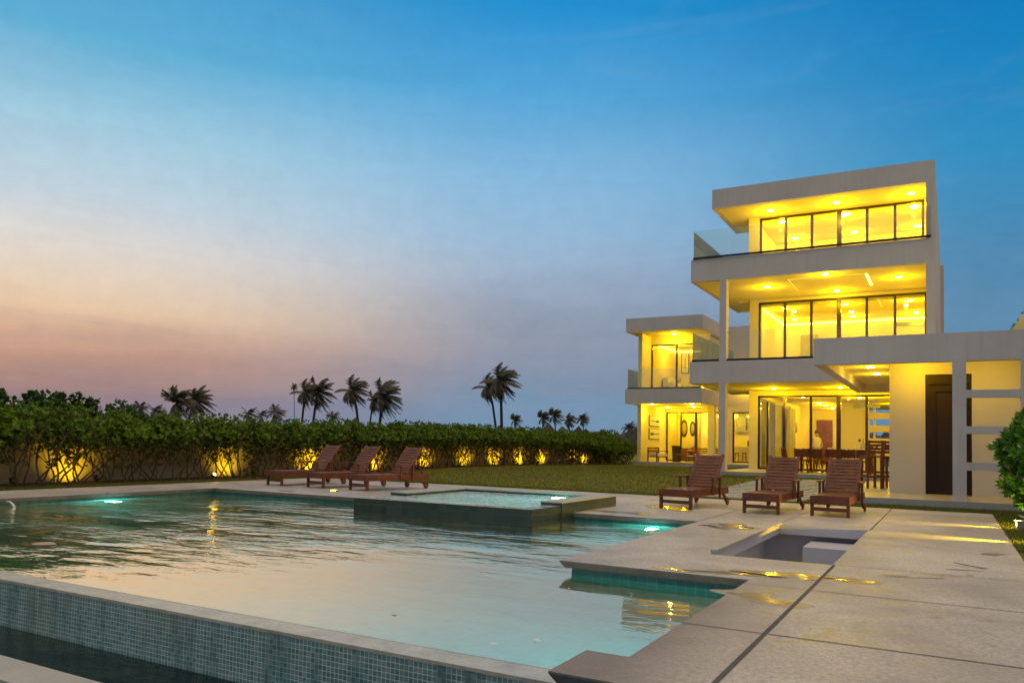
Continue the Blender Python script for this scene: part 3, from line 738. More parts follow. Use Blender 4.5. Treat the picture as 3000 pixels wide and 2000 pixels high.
# railings
def railing(t, pts, z0, zt, xs=None, name='balcony_railing'):
    """pts polyline of the rail line; black channel at the foot and glass panes"""
    ch = MB(); panes = []
    for (ax, ay), (bx, by) in zip(pts[:-1], pts[1:]):
        a = Vector((ax, ay, z0 + .04)); b = Vector((bx, by, z0 + .04))
        ch.beam(a, b, .05, .075)
        L_ = (b - a).length; n = max(1, round(L_ / 1.45))
        for i in range(n):
            p = a + (b - a) * ((i + .006) / n); q = a + (b - a) * ((i + .994) / n)
            panes.append((p, q))
    r = HP(ch, name, M['black'], t)
    for p, q in panes:
        d = (q - p).normalized(); nrm = Vector((-d.y, d.x, 0)) * .006
        mb = MB(); z1 = z0 + .075
        A = [p - nrm, q - nrm, q + nrm, p + nrm]
        lo = [(v.x, v.y, z1) for v in A]; hi = [(v.x, v.y, zt) for v in A]
        for k in range(4):
            mb.poly([lo[k], lo[(k + 1) % 4], hi[(k + 1) % 4], hi[k]])
        mb.poly(hi)
        HP(mb, 'glass_panel', M['rail'], t, r)
railing(H, [(-8.76, 37.0), (-8.76, 29.96), (-.55, 29.96)], 8.53, 9.63)
railing(H, [(-8.79, 36.8), (-8.79, 30.05), (-7.76, 30.05)], 4.52, 5.66)
railing(H, [(-7.46, 30.05), (-.72, 30.05)], 4.52, 5.66)
# downlights: recessed ring and glowing disc
def downlight(t, x, y, z, e=60, r=.055, lit=True, c=WARM, drop=.28, pt=True, n=14):
    r *= 1.45
    o = HP(MB().lathe([(r * 1.35, -.006), (r * 1.35, .0), (r, .0)], (x, y, z - .002), n), 'downlight', M['white'], t)
    HP(MB().lathe([(r * .98, -.012), (r * .7, -.02), (.001, -.022)], (x, y, z - .001), n), 'bulb', M['lamp'], t, o)
    if e: point(x, y, z - drop, e * EG, c, .05, 'downlight_and_fill_light')
for x in (-6.08, -3.70, -1.20): downlight(H, x, 31.15, 10.475, 42, .075)
for x, y in ((-6.36, 32.07), (-4.0, 30.5), (-1.65, 32.1), (-4.01, 33.9)): downlight(H, x, y, 7.662, 42, .075)
for x, y in ((-6.38, 33.45), (-3.79, 33.35), (-1.6, 33.4)): downlight(H, x, y, 3.682, 62, .06)
for x, y in ((-5.9, 32.9), (-3.55, 32.9), (-1.15, 32.9)): downlight(H, x, y, 10.478, 75, .10)
for x, y in ((-5.93, 35.8), (-3.55, 35.8), (-1.15, 35.8)): downlight(H, x, y, 10.478, 40, .08)
for x, y in ((-6.30, 35.6), (-3.85, 35.5), (-1.4, 35.5), (-6.44, 38.8), (-3.87, 38.8), (-1.3, 38.8)): downlight(H, x, y, 7.36, 42, .07)
for x, y in ((-6.08, 36.6), (-3.83, 37.6), (-1.6, 36.6)): downlight(H, x, y, 7.36, 0, .05)
for x, y in ((-5.8, 37.3), (-3.53, 38.2), (-5.84, 42.5), (-5.84, 44.8), (-5.88, 48.0), (-2.2, 37.5)): downlight(H, x, y, 3.56, 48, .06)
downlight(H, -2.5, 43.5, 3.56, 40, .06)
# cove strips and ceiling slots
HP(MB().box(-7.16, -7.12, 35.2, 39.9, 7.25, 7.30).box(-7.12, -.78, 39.9, 39.95, 7.25, 7.30), 'cove_light', M['cove'], H)
HP(MB().box(-5.40, -2.63, 30.94, 30.97, 7.652, 7.66).box(-5.40, -5.37, 30.97, 33.2, 7.652, 7.66), 'ceiling_slot', M['slot'], H)
HP(MB().box(-2.70, -2.62, 30.99, 33.25, 7.650, 7.66), 'ceiling_slot', M['cove'], H)
HP(MB().box(-2.2, -.85, 39.94, 39.99, 6.95, 7.12), 'air_grille', M['grey'], H)
g_ = HP(MB().box(-4.15, -3.0, 41.93, 41.99, 3.28, 3.48), 'air_grille', M['grey'], H)
HP(MB().box(-6.35, -5.55, 39.93, 39.98, 4.5, 6.75), 'wardrobe_door', M['curtain'], H)
# stair openings behind the dining room
mb = MB()
for z in (1.2, 1.80, 2.42, 3.05): mb.box(-3.45, -.77, 42.0, 42.25, z - .33 + .02, z)
mb.box(-3.3, -3.2, 42.26, 42.4, .3, 3.5)
HP(mb, 'stair_screen', M['inner'], H)
HP(MB().box(-7.0, -6.1, 49.92, 49.98, .3, 2.95), 'door', M['teakz'], H)
HP(MB().box(-3.93, -3.84, 41.97, 41.995, 1.62, 1.74), 'wall_switch', M['black'], H)
HP(MB().box(-4.0, -3.78, 41.975, 41.995, 1.32, 1.44), 'wall_switch', M['white'], H)

# canopy with the open frame
cn = HP(MB().box(-2.85, 3.6, 19.75, 19.99, 3.235, 3.868).box(-2.85, -2.60, 19.99, 29.985, 3.235, 3.866).box(-2.60, 3.6, 29.75, 29.985, 3.237, 3.864), 'canopy', M['stucco'], H)
HP(MB().box(-2.60, 3.6, 19.99, 29.75, 3.50, 3.80), 'ceiling', M['plaster'], H, cn)
HP(MB().box(.046, .313, 19.752, 19.99, .164, 3.235), 'post', M['stucco'], H)
HP(MB().box(1.316, 1.60, 19.752, 19.99, .164, 3.235), 'post', M['stucco'], H)
for a, b in ((2.43, 2.596), (1.638, 1.802), (.838, 1.012)):
    HP(MB().box(.313, 1.316, 19.755, 19.985, a, b), 'crossbar', M['stucco'], H)
HP(MB().box(-1.361, -.545, 22.30, 22.50, .164, 3.50).box(-.545, .470, 22.30, 22.50, 3.17, 3.50).box(.470, 3.6, 22.30, 22.50, .164, 3.50).box(-1.361, -1.16, 22.50, 29.70, .164, 3.50), 'annex_wall', M['annex'], H)
dr = HP(MB().box(-.543, -.49, 22.33, 22.45, .166, 3.168).box(.42, .468, 22.33, 22.45, .166, 3.168).box(-.49, .42, 22.33, 22.45, 2.92, 3.168).box(-.49, -.42, 22.36, 22.44, .166, 2.92), 'door_frame', M['door'], H)
HP(MB().box(-.42, .42, 22.385, 22.43, .166, 2.915), 'door', M['door'], H)
HP(MB().box(-.33, -.315, 22.35, 22.385, .35, 2.75).box(-.315, .33, 22.35, 22.385, 2.735, 2.75), 'door_moulding', M['frame'], H)
HP(MB().box(.85, .97, 22.27, 22.30, 1.42, 1.52), 'wall_switch', M['white'], H)
downlight(H, -1.905, 23.3, 3.50, 14, .07); downlight(H, -1.90, 25.5, 3.50, 14, .07)
downlight(H, .9, 21.2, 3.5, 9, .06); point(-.75, 21.55, 3.25, 34, WARM, .05, 'downlight_and_fill_light')  # last lamp has no fixture: added to brighten patio and annex wall
# balcony items behind the mid rail
# ------------------------------------------------------------------ side wing
G = thing('house_wing', 'two storey white wing of the house with a lit bedroom over a covered terrace', 'house wing', (-14, 46, 0))
r2 = HP(MB().box(-17.33, -12.59, 45, 45.25, 8.11, 8.93).box(-17.33, -17.1, 45.25, 48.6, 8.11, 8.93).box(-12.83, -12.59, 45.25, 50.8, 8.11, 8.93).box(-17.1, -12.83, 45.25, 54, 8.60, 8.85), 'roof', M['stucco'], G)
HP(MB().poly([(-17.1, 45.25, 8.118), (-12.83, 45.25, 8.118), (-12.83, 50.8, 8.118), (-17.1, 50.8, 8.118)]).box(-16.8, -12.83, 47.75, 53, 7.85, 8.0), 'ceiling', M['plaster'], G, r2)
sl = HP(MB().box(-17.33, -12.6, 45, 45.25, 3.735, 4.62).box(-17.33, -17.1, 45.25, 51, 3.735, 4.62).box(-12.83, -12.6, 45.25, 50.8, 3.735, 4.62).box(-17.1, -12.83, 45.25, 54, 4.3, 4.6), 'floor_slab', M['stucco'], G)
HP(MB().poly([(-17.1, 45.25, 3.742), (-12.83, 45.25, 3.742), (-12.83, 50.8, 3.742), (-17.1, 50.8, 3.742)]).box(-16.6, -8, 50.95, 57, 3.6, 3.7), 'ceiling', M['plaster'], G, sl)
HP(MB().box(-16.84, -16.60, 45.9, 57, .0, 3.742), 'side_wall', M['plaster'], G)
HP(MB().box(-16.84, -16.60, 45.9, 54, 4.60, 8.118), 'side_wall', M['plaster'], G)
HP(MB().box(-13.05, -12.65, 48, 48.4, .22, 3.742), 'column', M['plaster'], G)
HP(MB().box(-16.6, -12.6, 50.8, 50.93, 3.46, 3.742).box(-12.6, -12.2, 50.8, 51.0, .22, 9.0).box(-12.2, -6.5, 50.8, 51.0, 3.46, 9.0).box(-11.0, -6.5, 50.8, 51.0, .22, 3.46), 'facade_wall', M['stucco'], G)
HP(MB().box(-16.6, -12.83, 47.6, 47.74, 7.60, 8.118).box(-13.3, -12.83, 47.6, 47.8, 4.6, 7.6), 'header', M['plaster'], G)
HP(MB().box(-16.6, -12.9, 53, 53.1, 4.6, 7.85).box(-12.9, -12.83, 47.8, 53, 4.6, 7.85), 'room_wall', M['inner'], G)
HP(MB().box(-16.6, -7, 56.9, 57, .22, 3.6).box(-14.9, -14.75, 52.6, 56.9, .22, 3.6).box(-16.6, -14.9, 53.4, 53.5, .22, 3.6).box(-7.1, -7, 51, 57, .22, 3.6), 'room_wall', M['inner'], G)
glazing(G, [-16.6, -15.59, -14.58, -13.6, -12.62], 50.8, .225, 3.46, dbl=(1,))
glazing(G, [-16.6, -14.94, -13.32], 47.62, 4.62, 7.60)
glazing(G, [-12.19, -11.02], 50.82, .225, 3.455)
railing(G, [(-17.18, 50.5), (-17.18, 45.06), (-12.72, 45.06), (-12.72, 50.6)], 4.62, 5.83)
for x, y in ((-14.85, 46.8),): downlight(G, x, y, 8.118, 85, .08)
for x, y in ((-16.0, 46.2), (-16.1, 49.6), (-13.5, 46.0), (-14.3, 49.3)): downlight(G, x, y, 3.742, 46, .07)
for x, y in ((-15.6, 50.0), (-14.0, 50.2)): downlight(G, x, y, 7.85, 60, .06)
downlight(G, -13.9, 53.6, 3.6, 75, .12); downlight(G, -15.7, 52.2, 3.6, 60, .07); downlight(G, -11.6, 53.5, 3.6, 70, .07); downlight(G, -9.5, 53.5, 3.6, 50, .07)
HP(MB().box(-16.56, -16.5, 47.8, 52.9, 7.68, 7.74).box(-16.5, -12.95, 52.9, 52.95, 7.68, 7.74), 'cove_light', M['cove'], G)
HP(MB().box(-14.7, -7.2, 56.8, 56.86, 3.38, 3.44), 'cove_light', M['cove'], G)
point(-11.4, 50.3, 5.1, 70, WARM, .1, 'wall_light')

# ------------------------------------------------------------------ wall-hung things and furniture
def framed(x, y0, y1, z0, z1, label, oar):
    t = thing('framed_picture', label, 'picture', (x, y0, z0), 0, 'framed oar pictures on the terrace wall')
    HP(MB().box(x, x + .05, y0, y1, z0, z1), 'frame', M['dark'], t)
    HP(MB().box(x + .05, x + .055, y0 + .05, y1 - .02, z0 + .04, z1 - .02), 'sheet', M['paper'], t)
    zm = (z0 + z1) / 2; b = MB()
    b.beam((x + .062, y0 + .35, zm), (x + .062, y1 - .12, zm), .008, .05)
    s = y0 + .2 if oar else y1 - .7
    b.beam((x + .064, s, zm), (x + .064, s + .55, zm), .01, .16)
    HP(b, 'oar', M['dark'], t)
framed(-16.60, 47.3, 49.3, 2.43, 3.10, 'framed picture of an oar, upper of two on the terrace wall', False)
framed(-16.60, 47.3, 49.3, 1.60, 2.28, 'framed picture of an oar, lower of two on the terrace wall', True)
for x, y, z, w_, h_, lb in ((-16.0, 52.97, 6.95, .55, 1.45, 'tall framed print on the bedroom back wall, left of two'), (-15.3, 52.97, 6.95, .35, 1.45, 'tall framed print on the bedroom back wall, right of two')):
    t = thing('framed_picture', lb, 'picture', (x, y, z), 0, 'tall prints in the bedroom')
    HP(MB().box(x - w_ / 2, x + w_ / 2, y - .04, y, z - h_ / 2, z + h_ / 2), 'frame', M['dark'], t)
    HP(MB().box(x - w_ / 2 + .05, x + w_ / 2 - .05, y - .046, y - .04, z - h_ / 2 + .05, z + h_ / 2 - .05), 'sheet', M['paper'], t)
    HP(MB().box(x - .03, x + .03, y - .052, y - .047, z - .4, z + .35), 'motif', M['grey'], t)
for x, z, rx, rz_, lb in ((-16.15, 2.44, .24, .62, 'large oval woven wall disc behind the terrace doors'), (-15.55, 2.42, .20, .52, 'smaller oval woven wall disc behind the terrace doors')):
    t = thing('wall_disc', lb, 'wall decoration', (x, 53.38, z), 0, 'woven wall discs')
    q = Matrix.Rotation(R(90), 4, 'X')
    part(MB().lathe([(1, 0), (1, .03), (.86, .04), (.84, .02)], n=28, mat=Matrix.Diagonal((rx, 1, rz_, 1)) @ q), 'rim', M['dark'], t)
    part(MB().lathe([(.84, .01), (.5, .03), (.02, .035)], n=28, mat=Matrix.Diagonal((rx, 1, rz_, 1)) @ q), 'disc', M['mirror'], t)
for x, z, r, lb in ((-7.28, 2.35, .28, 'round woven plate high on the living room wall'), (-7.28, 1.85, .16, 'small woven plate low on the living room wall')):
    o = MB().lathe([(1, 0), (1, .03), (.5, .05), (.02, .04)], n=20, mat=Matrix.Translation((x, 44.5 + (z < 2) * -.6, z)) @ Matrix.Rotation(R(90), 4, 'Y') @ Matrix.Diagonal((r, r, 1, 1))).build('wall_plate', M['mirror'])
    tag(o, lb, 'wall decoration')
# bed and lamp upstairs
t = thing('bed', 'bed with pale cushions seen over the wing balcony', 'bed', (-15.2, 50.6, 4.6))
part(MB().box(-.9, .9, -1, 1.1, .1, .45), 'mattress', M['cushion'], t); part(MB().box(-1.3, -.95, -.9, 1.0, 0, 1.1), 'headboard', M['cushion'], t)
for y in (-.45, .45): part(MB().box(-.92, -.55, y - .32, y + .32, .46, .80), 'pillow', M['cushion'], t)
t = thing('table_lamp', 'bedside lamp with a square shade beside the bed', 'lamp', (-16.1, 51.6, 5.2))
part(MB().lathe([(.10, 0), (.05, .08), (.05, .35)], n=12), 'stand', M['dark'], t); part(MB().lathe([(.22, .35), (.2, .7)], n=16), 'lamp_shade', M['curtain'], t)
t = thing('bedside_table', 'small dark table under the bedside lamp', 'table', (-16.1, 51.6, 4.6))
part(MB().box(-.28, .28, -.25, .25, .05, .598), 'body', M['dark'], t)

def make_bench(w, label, nm='garden_bench', cat='bench', g='slatted terrace seats'):
    t = thing(nm, label, cat, (0, 0, 0), 0, g)
    for sx_ in (-1, 1):
        for sy_ in (-1, 1):
            part(MB().box(sx_ * w / 2 - .03, sx_ * w / 2 + .03, sy_ * .32 - .03, sy_ * .32 + .03, 0, .62 if sy_ < 0 else .86), 'leg', M['dining'], t)
        part(MB().box(sx_ * w / 2 - .035, sx_ * w / 2 + .035, -.38, .36, .621, .66), 'armrest', M['dining'], t)
    part(MB().box(-w / 2 + .03, w / 2 - .03, -.32, .30, .28, .34), 'seat_frame', M['dining'], t)
    part(MB().box(-w / 2 + .05, w / 2 - .05, -.36, .24, .342, .50), 'cushion', M['cushion'], t)
    b = MB()
    for k in range(4): b.box(-w / 2 + .03, w / 2 - .03, .30, .33, .44 + k * .12, .52 + k * .12)
    part(b, 'backrest', M['dining'], t)
    return t
b = make_bench(1.15, 'slatted wooden armchair with cream cushion at the left end of the wing terrace', 'garden_armchair', 'armchair'); place(b, (-15.75, 46.6, .225), R(75))
b = make_bench(2.3, 'long slatted wooden bench with cream cushion behind the coffee table'); place(b, (-13.4, 48.9, .225), R(0))
t = thing('coffee_table', 'low wooden table with the copper bowl on the wing terrace', 'table', (-14.0, 46.9, .225))
part(MB().box(-.6, .6, -.35, .35, .44, .50), 'tabletop', M['dining'], t)
for a in (-1, 1):
    for b_ in (-1, 1): part(MB().box(a * .54 - .035, a * .54 + .035, b_ * .3 - .035, b_ * .3 + .035, 0, .44), 'leg', M['dining'], t)
tag(MB().lathe([(.08, 0), (.2, .07), (.25, .18), (.2, .28), (.17, .3)], (-13.75, 46.9, .727), 20).build('bowl', M['copper']), 'round copper bowl on the low terrace table', 'bowl')
tag(MB().lathe([(.28, 0), (.26, .1), (.30, .9), (.34, .95), (.34, 1.0), (.28, 1.01)], (-15.0, 48.0, .225), 4).build('planter', M['dark']), 'tall dark square planter on the wing terrace behind the armchair', 'planter')
# kitchen and living things seen through the doors
t = thing('range_hood', 'steel chimney hood on the kitchen back wall', 'range hood', (-12.9, 56.7, 2.3))
part(MB().box(-.28, .28, -.25, .18, .12, 1.3), 'duct', M['grey'], t); part(MB().box(-.5, .5, -.4, .18, 0, .12), 'canopy', M['grey'], t)
t = thing('kitchen_unit', 'white kitchen counter with dark oven below the hood', 'kitchen counter', (-12.4, 56.3, .225))
part(MB().box(-1.6, 1.8, -.3, .5, 0, .95), 'cabinet', M['white'], t); part(MB().box(.0, .9, -.32, -.301, .95, 1.45), 'oven', M['black'], t)
t = thing('kitchen_table', 'long white kitchen island seen through the narrow door', 'table', (-12.2, 54.2, .225))
part(MB().box(-1.2, 1.3, -.4, .4, .99, 1.06), 'tabletop', M['white'], t); part(MB().box(-1.1, 1.2, -.3, .3, .0, .99), 'body', M['cushion'], t)
st = thing('bar_stool', 'low wooden stool at the kitchen island', 'stool', (0, 0, 0), 0, 'stools at the kitchen island')
part(MB().lathe([(.17, .58), (.18, .62), (.02, .63)], n=14), 'seat', M['dining'], st)
for k in range(4):
    a = k * math.pi / 2 + .78; part(MB().tube([(.2 * math.cos(a), .2 * math.sin(a), 0), (.12 * math.cos(a), .12 * math.sin(a), .58)], .018, 5), 'leg', M['dining'], st)
place(st, (-12.55, 53.5, .225)); 
for x in (-12.05, -11.55): c = copy_tree(st); place(c, (x, 53.5, .225))
t = thing('sideboard', 'low wooden sideboard under the woven discs', 'sideboard', (-15.75, 53.0, .225))
part(MB().box(-.6, .6, -.2, .2, .12, .85), 'body', M['dining'], t)
for a in (-1, 1): part(MB().box(a * .5 - .03, a * .5 + .03, -.15, .15, 0, .12), 'leg', M['dark'], t)
tag(MB().lathe([(.05, 0), (.13, .12), (.10, .3), (.05, .42), (.07, .46)], (-15.4, 53.0, 1.077), 16).build('vase', M['paper']), 'pale vase on the low sideboard', 'vase')

# dining set on the terrace
t = thing('dining_table', 'long wooden dining table between the leather chairs', 'table', (-3.95, 33.0, .306))
part(MB().box(-1.45, 1.45, -.45, .45, .70, .75), 'tabletop', M['dining'], t)
for a in (-1, 1):
    for b_ in (-1, 1): part(MB().box(a * 1.3 - .04, a * 1.3 + .04, b_ * .36 - .04, b_ * .36 + .04, 0, .70), 'leg', M['dining'], t)
def make_dchair(label):
    t = thing('dining_chair', label, 'chair', (0, 0, 0), 0, 'leather dining chairs round the terrace table')
    for a in (-1, 1):
        part(MB().beam((a * .23, -.22, 0), (a * .23, .20, .46), .035, .04), 'leg', M['dining'], t)
        part(MB().beam((a * .195, .22, 0), (a * .195, -.20, .46), .035, .04), 'leg', M['dining'], t)
        part(MB().beam((a * .235, -.16, .42), (a * .235, -.26, .94), .035, .04), 'back_post', M['dining'], t)
        part(MB().box(a * .235 - .02, a * .235 + .02, -.22, .22, .02, .05), 'runner', M['dining'], t)
    part(MB().box(-.24, .24, -.20, .22, .455, .48), 'seat', M['sling'], t)
    b = MB(); n = 8
    for i in range(n):
        x0 = -.24 + .48 * i / n; x1 = -.24 + .48 * (i + 1) / n; s0 = .05 * math.sin(math.pi * i / n); s1_ = .05 * math.sin(math.pi * (i + 1) / n)
        b.poly([(x0, -.21 - s0 - .02, .60), (x1, -.21 - s1_ - .02, .60), (x1, -.25 - s1_ - .02, .93 - s1_ * .5), (x0, -.25 - s0 - .02, .93 - s0 * .5)], True)
    part(b, 'backrest', M['sling'], t)
    return t
dc = make_dchair('leather backed dining chair at the near side of the terrace table')
dx = (-5.05, -4.52, -3.92, -3.36, -2.82)
for i, x in enumerate(dx):
    o = dc if i == 0 else copy_tree(dc); place(o, (x, 32.2 + (.05 if i % 2 else -.03), .306), R((2, -3, 4, -2, 3)[i]))
for i, x in enumerate(dx):
    o = copy_tree(dc, 'leather backed dining chair at the far side of the terrace table'); place(o, (x, 33.85, .306), R(180 + (3, -2, 5, -4, 2)[i]))
for i, y in enumerate((32.75, 33.3)):
    o = copy_tree(dc, ('leather dining chair at the left end of the table, nearer of two', 'leather dining chair at the left end of the table, farther of two')[i]); place(o, (-5.62, y, .306), R(-90 + 4 * i))
# tall stools by the annex
def make_stool(label):
    t = thing('tall_stool', label, 'bar stool', (0, 0, 0), 0, 'tall slatted stools beside the annex wall')
    for a in (-1, 1):
        part(MB().box(a * .19 - .025, a * .19 + .025, -.21, -.16, 0, .86), 'leg', M['teakz'], t)
        part(MB().box(a * .19 - .025, a * .19 + .025, .16, .21, 0, .86), 'leg', M['teakz'], t)
        part(MB().beam((a * .19, .19, .86), (a * .19, .27, 1.34), .04, .05), 'back_post', M['teakz'], t)
    part(MB().box(-.165, .165, -.21, -.17, .30, .35).box(-.165, .165, .17, .21, .30, .35).box(-.21, -.17, -.16, .16, .33, .38).box(.17, .21, -.16, .16, .33, .38), 'stretcher', M['teakx'], t)
    part(MB().box(-.23, .23, -.23, .22, .865, .91), 'seat', M['teakx'], t)
    b = MB()
    for k in range(4):
        z = .98 + k * .095; b.box(-.17, .17, .20 + (z - .86) * .166 - .01, .20 + (z - .86) * .166 + .015, z, z + .065)
    part(b, 'backrest', M['teakx'], t)
    return t
ts = make_stool('tall slatted stool, the one standing farther from the annex wall'); place(ts, (-1.93, 24.15, .166), R(-150))
t2 = copy_tree(ts, 'tall slatted stool pushed close to the annex wall corner'); place(t2, (-1.62, 24.65, .166), R(-140))
# person and bottle in the dining room
def person(x, y, z, rz):
    me = bpy.data.meshes.new('person_body')
    v = [(0, 0, .92), (0, 0, 1.12), (0, 0, 1.32), (0, -.01, 1.47), (0, -.03, 1.58), (0, -.035, 1.70),
         (.17, 0, 1.38), (.24, .02, 1.12), (.20, -.20, 1.0), (.15, -.30, 1.0), (-.17, 0, 1.38), (-.24, .02, 1.12), (-.20, -.20, 1.0), (-.15, -.30, 1.0),
         (.10, 0, .86), (.11, 0, .48), (.11, .02, .08), (.11, -.13, .04), (-.10, 0, .86), (-.11, 0, .48), (-.11, .02, .08), (-.11, -.13, .04)]
    e = [(0, 1), (1, 2), (2, 3), (3, 4), (4, 5), (2, 6), (6, 7), (7, 8), (8, 9), (2, 10), (10, 11), (11, 12), (12, 13), (0, 14), (14, 15), (15, 16), (16, 17), (0, 18), (18, 19), (19, 20), (20, 21)]
    rd = [.15, .13, .16, .055, .085, .07, .07, .05, .04, .035, .07, .05, .04, .035, .10, .07, .045, .04, .10, .07, .045, .04]
    me.from_pydata(v, e, []); me.materials.append(M['skin'])
    o = bpy.data.objects.new('person', me); col.objects.link(o)
    sk = o.modifiers.new('skin', 'SKIN')
    for i, r in enumerate(rd): me.skin_vertices[0].data[i].radius = (r, r * .8)
    me.skin_vertices[0].data[0].use_root = True
    o.modifiers.new('sub', 'SUBSURF').levels = 1
    place(o, (x, y, z), rz)
    tag(o, 'person in a cream top standing with bent arms inside the dining room', 'person')
    sh = MB().lathe([(.20, .88), (.17, 1.1), (.20, 1.3), (.15, 1.44), (.07, 1.48)], n=18, sy=.72); s_ = part(sh, 'shirt', M['shirt'], o)
    part(MB().lathe([(.03, 1.58), (.095, 1.62), (.10, 1.70), (.07, 1.78), (.01, 1.80)], (0, .012, 0), 14), 'hair', M['darkhair'], o)
    part(MB().lathe([(.19, .45), (.17, .9)], n=16, sy=.7), 'trousers', M['dark'], o)
person(-5.45, 39.0, .306, R(15))
t = thing('dining_counter', 'white counter inside the dining room with a glass bottle on it', 'counter', (-3.6, 38.0, .306))
part(MB().box(-1.2, 1.2, -.4, .4, .92, .98), 'tabletop', M['white'], t); part(MB().box(-1.0, 1.0, -.3, .3, 0, .92), 'body', M['white'], t)
tag(MB().lathe([(.10, 0), (.12, .04), (.07, .2), (.025, .3), (.025, .42), (.035, .43)], (-3.36, 38, 1.288), 14).build('bottle', M['clear']), 'clear long necked glass bottle on the indoor counter', 'bottle')
t = thing('potted_orchid', 'small potted plant on the indoor counter', 'potted plant', (-2.7, 38.0, 1.288))
part(MB().lathe([(.06, 0), (.08, .12), (.07, .13)], n=12), 'pot', M['white'], t)
b = MB()
for k in range(8):
    a = k * .8; b.tube([(0, 0, .12), (.08 * math.cos(a), .08 * math.sin(a), .26), (.17 * math.cos(a), .17 * math.sin(a), .28)], [.006, .012, .002], 4)
part(b, 'foliage', M['bright'], t)

# ------------------------------------------------------------------ loungers
def make_lounger(label):
    t = thing('sun_lounger', label, 'sun lounger', (0, 0, 0), 0, 'wooden sun loungers on the deck')
    w2 = .34
    f = MB()
    f.box(-w2, -w2 + .035, 0, 2.08, .235, .375).box(w2 - .035, w2, 0, 2.08, .235, .375)
    f.box(-w2 + .035, w2 - .035, 0, .03, .235, .375).box(-w2 + .035, w2 - .035, 2.03, 2.06, .25, .33)
    part(f, 'frame', M['teakx'], t)
    b = MB(); y = .035
    while y < 1.34: b.box(-w2 + .036, w2 - .036, y, y + .062, .355, .380); y += .070
    part(b, 'seat', M['teakx'], t)
    for a in (-1, 1):
        part(MB().box(a * (w2 - .028) - .028, a * (w2 - .028) + .028, .03, .085, 0, .234), 'leg', M['teakz'], t)
        lg = part(MB().beam((a * (w2 - .02), 1.80, .25), (a * (w2 - .02), 2.0, .075), .035, .065), 'leg', M['teakz'], t)
        q = Matrix.Translation((a * (w2 + .012), 1.98, .078)) @ Matrix.Rotation(R(90), 4, 'Y')
        wh = part(MB().lathe([(.078, -.016), (.078, .016)], n=18, mat=q), 'wheel', M['teakz'], t)
        sub(MB().lathe([(.02, .0161), (.016, .028)] if a > 0 else [(.016, -.028), (.02, -.0161)], n=10, mat=q), 'hub', M['grey'], wh)
        ar = MB().beam((a * (w2 + .03), 1.02, .60), (a * (w2 + .03), 1.60, .605), .075, .028)
        arm = part(ar, 'armrest', M['teak'], t)
        sub(MB().box(a * (w2 + .02) - .02, a * (w2 + .02) + .02, 1.08, 1.13, .25, .585), 'arm_post', M['teakz'], arm)
        sub(MB().box(a * (w2 + .02) - .02, a * (w2 + .02) + .02, 1.48, 1.54, .16, .588), 'arm_post', M['teakz'], arm)
    part(MB().box(-w2 + .06, w2 - .06, .05, .075, .10, .165), 'stretcher', M['teakx'], t)
    # reclined back
    A = Vector((0, 1.36, .385)); B = Vector((0, 1.90, 1.07)); d = (B - A).normalized(); n_ = Vector((0, -d.z, d.y))
    bk = MB()
    for a in (-1, 1): bk.beam(A + Vector((a * .285, 0, 0)), B + Vector((a * .285, 0, 0)), .06, .032, n_)
    ln = (B - A).length; k = 0; s = .02
    while s < ln - .03:
        wd = .085 if s > ln - .16 else .062
        c = A + d * (s + wd / 2); bk.beam(c - Vector((.254, 0, 0)), c + Vector((.254, 0, 0)), wd, .022, n_)
        s += wd + .019
    part(bk, 'backrest', M['teakx'], t)
    part(MB().beam((-.2, 1.75, .84), (-.2, 1.99, .34), .03, .035).beam((.2, 1.75, .84), (.2, 1.99, .34), .03, .035).beam((-.22, 1.99, .345), (.22, 1.99, .345), .03, .03), 'back_strut', M['teakz'], t)
    return t
lg = make_lounger('dark wooden sun lounger nearest the hot tub, left of the three before the house')
place(lg, (-4.75, 15.12, 0), R(-6))
for lb, loc, rz in (('dark wooden sun lounger, middle of the three before the house', (-3.11, 15.15, 0), R(-3)),
                    ('dark wooden sun lounger, rightmost of the three, nearest the annex door', (-1.93, 15.40, 0), R(-2)),
                    ('dark wooden sun lounger before the hedge, farthest left of its three', (-15.24, 14.66, 0), R(-11)),
                    ('dark wooden sun lounger before the hedge, middle of its three', (-13.89, 14.72, 0), R(-10.5)),
                    ('dark wooden sun lounger before the hedge, rightmost of its three beside the hot tub', (-12.5, 14.72, 0), R(-10))):
    o = copy_tree(lg, lb); place(o, loc, rz)

# ------------------------------------------------------------------ plants
def leaf(mb, p, d, up, ln, wd):
    d = d.normalized(); s = d.cross(up)
    if s.length < 1e-3: s = d.orthogonal()
    s.normalize(); n = s.cross(d)
    a = p; m = p + d * ln * .5 + n * ln * .06
    i = len(mb.v)
    mb.v += [tuple(a), tuple(m + s * wd * .5), tuple(p + d * ln), tuple(m - s * wd * .5)]
    mb.f.append((i, i + 1, i + 2, i + 3)); mb.sm.append(False)
def rosette(mb, p, axis, rnd, n, ln, wd, spread=.9):
    axis = axis.normalized(); a0 = axis.orthogonal().normalized(); b0 = axis.cross(a0)
    for k in range(n):
        t = k * 2.4 + rnd.random(); e = spread * (.35 + .65 * rnd.random())
        d = axis * math.cos(e) + (a0 * math.cos(t) + b0 * math.sin(t)) * math.sin(e)
        leaf(mb, p, d, axis, ln * rnd.uniform(.7, 1.2), wd * rnd.uniform(.8, 1.2))
def rv(rnd):
    while 1:
        v = Vector((rnd.uniform(-1, 1), rnd.uniform(-1, 1), rnd.uniform(-1, 1)))
        if .05 < v.length < 1: return v
